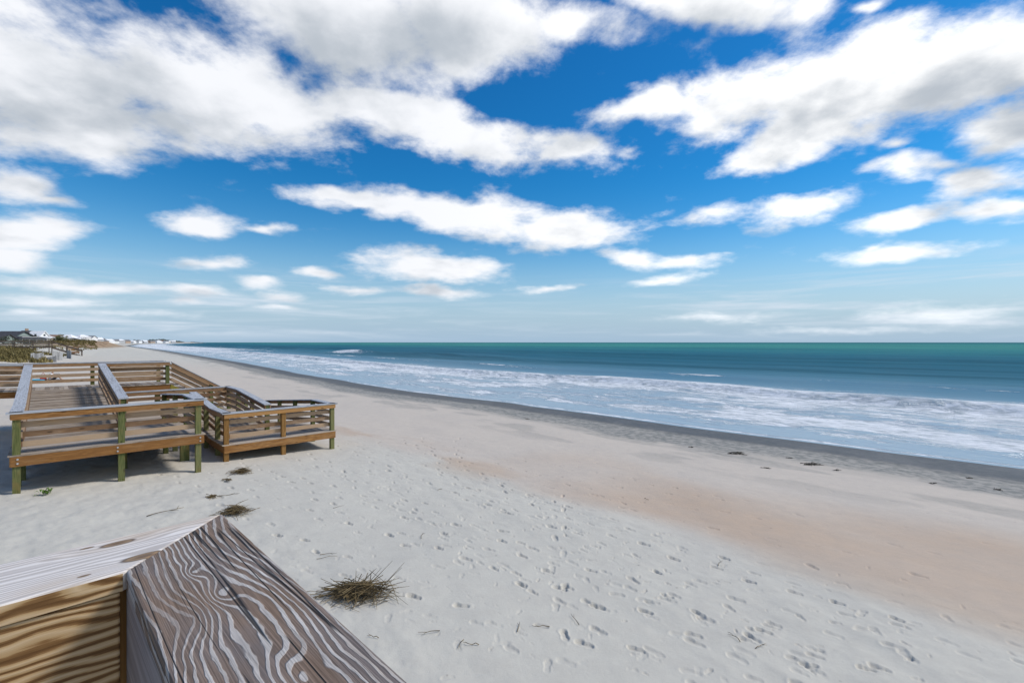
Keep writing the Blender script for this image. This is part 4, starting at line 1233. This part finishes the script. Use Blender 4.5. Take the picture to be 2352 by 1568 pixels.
wv = nd(gt, 'ShaderNodeVectorMath', {0: nd(gt, 'ShaderNodeVectorMath', {0: wn, 1: (.5, .5, .5)}, operation='SUBTRACT').outputs[0], 'Scale': mrange(gt, el, 0.02, .5, .02, .13, False)}, operation='SCALE').outputs[0]
ae = nd(gt, 'ShaderNodeCombineXYZ', {0: az, 1: el, 2: 0.0}).outputs[0]
ae = nd(gt, 'ShaderNodeVectorMath', {0: ae, 1: wv}, operation='ADD').outputs[0]
ae = vscale(gt, ae, (1, 1, 0))


def sky_xy(px, py):
    xs = (px - 1176) / F; ys = (786 - py) / F
    return math.atan(xs), math.atan(ys / math.sqrt(1 + xs * xs))


CL = [(100, 185, 430, 205, 8, 1.05), (470, 185, 340, 170, 5, 1.05), (820, 80, 370, 160, 8, 1.0), (1080, 70, 250, 150, 0, 1.0), (200, 290, 250, 120, 12, .95), (640, 235, 280, 110, 12, .95),
      (900, 275, 330, 75, 12, .9), (1120, 330, 320, 65, 8, .85), (1290, 335, 170, 42, -8, .75), (1320, 80, 150, 75, 5, .62), (1620, 10, 250, 75, 8, .9), (1850, 35, 130, 70, -25, .8), (2010, 0, 80, 30, 0, .6),
      (1480, 250, 170, 55, -6, .85), (1700, 230, 250, 95, -12, .98), (1950, 195, 310, 140, -10, 1.05), (2220, 155, 290, 125, -5, 1.05), (2450, 140, 260, 110, 0, 1.0), (1850, 310, 260, 100, -14, .98), (1740, 368, 150, 48, -8, .85),
      (2330, 290, 170, 100, -15, .92), (2010, 570, 60, 20, -25, .6), (1450, 320, 60, 30, 0, .5), (1510, 285, 90, 30, 0, .5), (400, 28, 60, 24, 20, .5), (2060, 345, 70, 18, 0, .45), (2120, 388, 180, 30, -3, .75), (2260, 420, 170, 48, -8, .8), (2080, 500, 180, 34, -6, .75), (2280, 480, 170, 40, -5, .8), (1640, 495, 140, 28, 0, .72), (1830, 490, 150, 38, -12, .78),
      (2050, 580, 240, 32, -6, .7), (800, 452, 210, 36, 6, .85), (1060, 495, 310, 62, 8, 1.0), (1280, 525, 210, 62, 2, 1.0), (1010, 614, 210, 44, 4, 1.0), (470, 513, 130, 42, 8, .9), (610, 524, 110, 18, 3, .6),
      (50, 425, 140, 62, 10, .85), (120, 462, 110, 26, 3, .7), (40, 540, 190, 60, -6, .95), (20, 600, 120, 36, 0, .8), (480, 600, 130, 24, 3, .72), (450, 665, 120, 22, 4, .7), (600, 650, 65, 22, 5, .75), (720, 625, 75, 22, 3, .72), (640, 680, 75, 18, 3, .7),
      (810, 665, 120, 18, 4, .7), (1010, 668, 120, 22, 4, .8), (1260, 660, 120, 14, -3, .6), (1440, 595, 110, 34, 15, .68), (1560, 605, 150, 24, -3, .7), (1540, 642, 120, 20, -8, .7), (640, 706, 90, 15, 2, .65), (200, 655, 320, 30, 3, .68), (130, 690, 260, 22, 2, .62), (300, 720, 300, 22, 2, .5),
      (2150, 722, 300, 42, 0, .52), (1650, 728, 200, 22, 0, .48), (1900, 760, 400, 18, 0, .42), (60, 716, 90, 12, 0, .6), (430, 690, 60, 14, 2, .65)]
cov = None
for (cx, cy, rx, ry, an, wt) in CL:
    c0 = sky_xy(cx, cy); ca, sa = math.cos(R(an)), math.sin(R(an))
    m1 = sky_xy(cx + rx * ca, cy + rx * sa); m2 = sky_xy(cx - rx * ca, cy - rx * sa); n1 = sky_xy(cx - ry * sa, cy + ry * ca); n2 = sky_xy(cx + ry * sa, cy - ry * ca)
    la = math.hypot(m1[0] - m2[0], m1[1] - m2[1]) / 2; lb = math.hypot(n1[0] - n2[0], n1[1] - n2[1]) / 2
    rot = math.atan2(m1[1] - m2[1], m1[0] - m2[0])
    mp = nd(gt, 'ShaderNodeMapping', {'Vector': ae, 'Location': (c0[0], c0[1], 0), 'Rotation': (0, 0, rot), 'Scale': (la * 1.25, lb * 1.25, 1)}, vector_type='TEXTURE').outputs[0]
    sp = nd(gt, 'ShaderNodeTexGradient', {'Vector': mp}, gradient_type='SPHERICAL').outputs[1]
    sp = mth(gt, 'MULTIPLY', sp, wt)
    cov = sp if cov is None else mth(gt, 'SMOOTH_MAX', cov, sp, .12)
back = mth(gt, 'MULTIPLY', mrange(gt, noise(gt, pv, .55, 3, .5), .42, .62), mrange(gt, sx[1], .35, -.1))
cov = mth(gt, 'MAXIMUM', cov, mth(gt, 'MULTIPLY', back, .6))
f1 = noise(gt, pv, 4.4, 9, .60, .15); f2 = noise(gt, pv, 15.0, 6, .60)
amp = mrange(gt, el, .02, .38, .34, 1.0, False)
ns = mth(gt, 'ADD', mth(gt, 'MULTIPLY', mth(gt, 'SUBTRACT', f1, .5), 1.4), mth(gt, 'MULTIPLY', mth(gt, 'SUBTRACT', f2, .5), .42))
cov = mth(gt, 'ADD', mth(gt, 'MULTIPLY', cov, 1.0), mth(gt, 'MULTIPLY', ns, mth(gt, 'MULTIPLY', amp, mrange(gt, cov, .0, .12))))
gt.links.new(cov, go.inputs[0])

gen = nd(t, 'ShaderNodeTexCoord').outputs['Generated']
dn = nd(t, 'ShaderNodeVectorMath', {0: gen}, operation='NORMALIZE').outputs[0]
g1 = t.nodes.new('ShaderNodeGroup'); g1.node_tree = gt; t.links.new(dn, g1.inputs[0])
sh = nd(t, 'ShaderNodeVectorMath', {0: nd(t, 'ShaderNodeVectorMath', {0: dn, 1: (.06, .0, .055)}, operation='ADD').outputs[0]}, operation='NORMALIZE').outputs[0]
g2 = t.nodes.new('ShaderNodeGroup'); g2.node_tree = gt; t.links.new(sh, g2.inputs[0])
c1, c2 = g1.outputs[0], g2.outputs[0]
alpha = mrange(t, c1, .17, .66)
lv = nd(t, 'ShaderNodeVectorMath', {0: dn, 'Scale': mth(t, 'DIVIDE', 1.0, mth(t, 'ADD', mth(t, 'MAXIMUM', nd(t, 'ShaderNodeSeparateXYZ', {0: dn}).outputs[2], 0.0), .26))}, operation='SCALE').outputs[0]
lump = mth(t, 'ADD', mth(t, 'MULTIPLY', mth(t, 'SUBTRACT', noise(t, lv, 3.2, 3, .5, .2), .5), 1.75), mth(t, 'MULTIPLY', mth(t, 'SUBTRACT', noise(t, vscale(t, lv, (1, 1, 1), (3, 1, 2)), 13.0, 4, .55, .2), .5), .38))
thick = mrange(t, mth(t, 'ADD', mth(t, 'ADD', mth(t, 'MULTIPLY', c1, .70), lump), mth(t, 'MULTIPLY', mth(t, 'SUBTRACT', c2, c1), .55)), .10, .95)
sz_ = nd(t, 'ShaderNodeSeparateXYZ', {0: dn}).outputs[2]
CS = .10
k = 1 / CS
cwhite = mixc(t, mrange(t, nd(t, 'ShaderNodeSeparateXYZ', {0: dn}).outputs[0], -.3, .6), (.76 * k, .775 * k, .81 * k), (.98 * k, .98 * k, .98 * k)); cgrey = (.40 * k, .44 * k, .49 * k)
cc = mixc(t, thick, cwhite, cgrey)
cc = mixc(t, mrange(t, sz_, .0, .14, .65, 0), cc, (.62 * k, .70 * k, .79 * k))
sky = nd(t, 'ShaderNodeTexSky', sky_type='NISHITA', sun_disc=False, sun_elevation=R(46), sun_rotation=math.atan2(SUN.x, SUN.y), altitude=0, air_density=1.0, dust_density=.2, ozone_density=1.6).outputs[0]
hs = nd(t, 'ShaderNodeHueSaturation', {'Saturation': 1.38, 'Value': 1.0, 'Color': sky}).outputs[0]
gm = nd(t, 'ShaderNodeMix', data_type='RGBA', blend_type='MULTIPLY')
hs = mixc(t, mrange(t, sz_, -.02, .24, .96, 0), hs, (.285 * k, .415 * k, .56 * k))
hs = mixc(t, mrange(t, sz_, .05, .34, 0, 1), hs, mixc(t, 1.0, hs, (.24, .82, .98), 'MULTIPLY'))
dx_ = nd(t, 'ShaderNodeSeparateXYZ', {0: dn}).outputs
azz = mth(t, 'ARCTAN2', dx_[0], dx_[1])
sv_ = nd(t, 'ShaderNodeCombineXYZ', {0: mth(t, 'MULTIPLY', azz, 3.2), 1: mth(t, 'MULTIPLY', sz_, 46.0), 2: 0.0}).outputs[0]
veil = mth(t, 'MULTIPLY', mrange(t, noise(t, sv_, 1.0, 7, .62, .4), .44, .72), mth(t, 'MULTIPLY', mrange(t, sz_, .0, .02), mrange(t, sz_, .16, .07)))
veil = mth(t, 'MULTIPLY', veil, mrange(t, mth(t, 'ABSOLUTE', mth(t, 'SUBTRACT', azz, .02)), .05, .6, .32, .85))
hs = mixc(t, veil, hs, (.56 * k, .63 * k, .715 * k))
colr = mixc(t, alpha, hs, cc)
bgn = nd(t, 'ShaderNodeBackground', {'Color': colr, 'Strength': CS})
ow = nd(t, 'ShaderNodeOutputWorld'); t.links.new(bgn.outputs[0], ow.inputs[0])
wd.cycles.sampling_method = 'MANUAL'; wd.cycles.sample_map_resolution = 512

sl = bpy.data.lights.new('sun', 'SUN'); sl.energy = 2.6; sl.angle = R(13); sl.color = (1.0, .935, .85)
so_ = bpy.data.objects.new('sun', sl); COL.objects.link(so_); so_.location = (0, 0, 60)
so_.rotation_euler = (-SUN).to_track_quat('-Z', 'Y').to_euler()

cam = bpy.data.cameras.new('camera'); cam.sensor_width = 36; cam.lens = 36 * F / 2352
cam.clip_start = .05; cam.clip_end = 60000
cam.shift_y = (784 - 786) / 2352 * -1
co_ = bpy.data.objects.new('camera', cam); COL.objects.link(co_)
co_.location = (0, 0, EYE); co_.rotation_euler = (R(90), 0, 0)
scene.camera = co_

scene.view_settings.view_transform = 'Standard'; scene.view_settings.look = 'None'
scene.view_settings.gamma = 1; scene.view_settings.exposure = 0.31
scene.cycles.max_bounces = 5; scene.cycles.diffuse_bounces = 3
scene.cycles.use_denoising = True
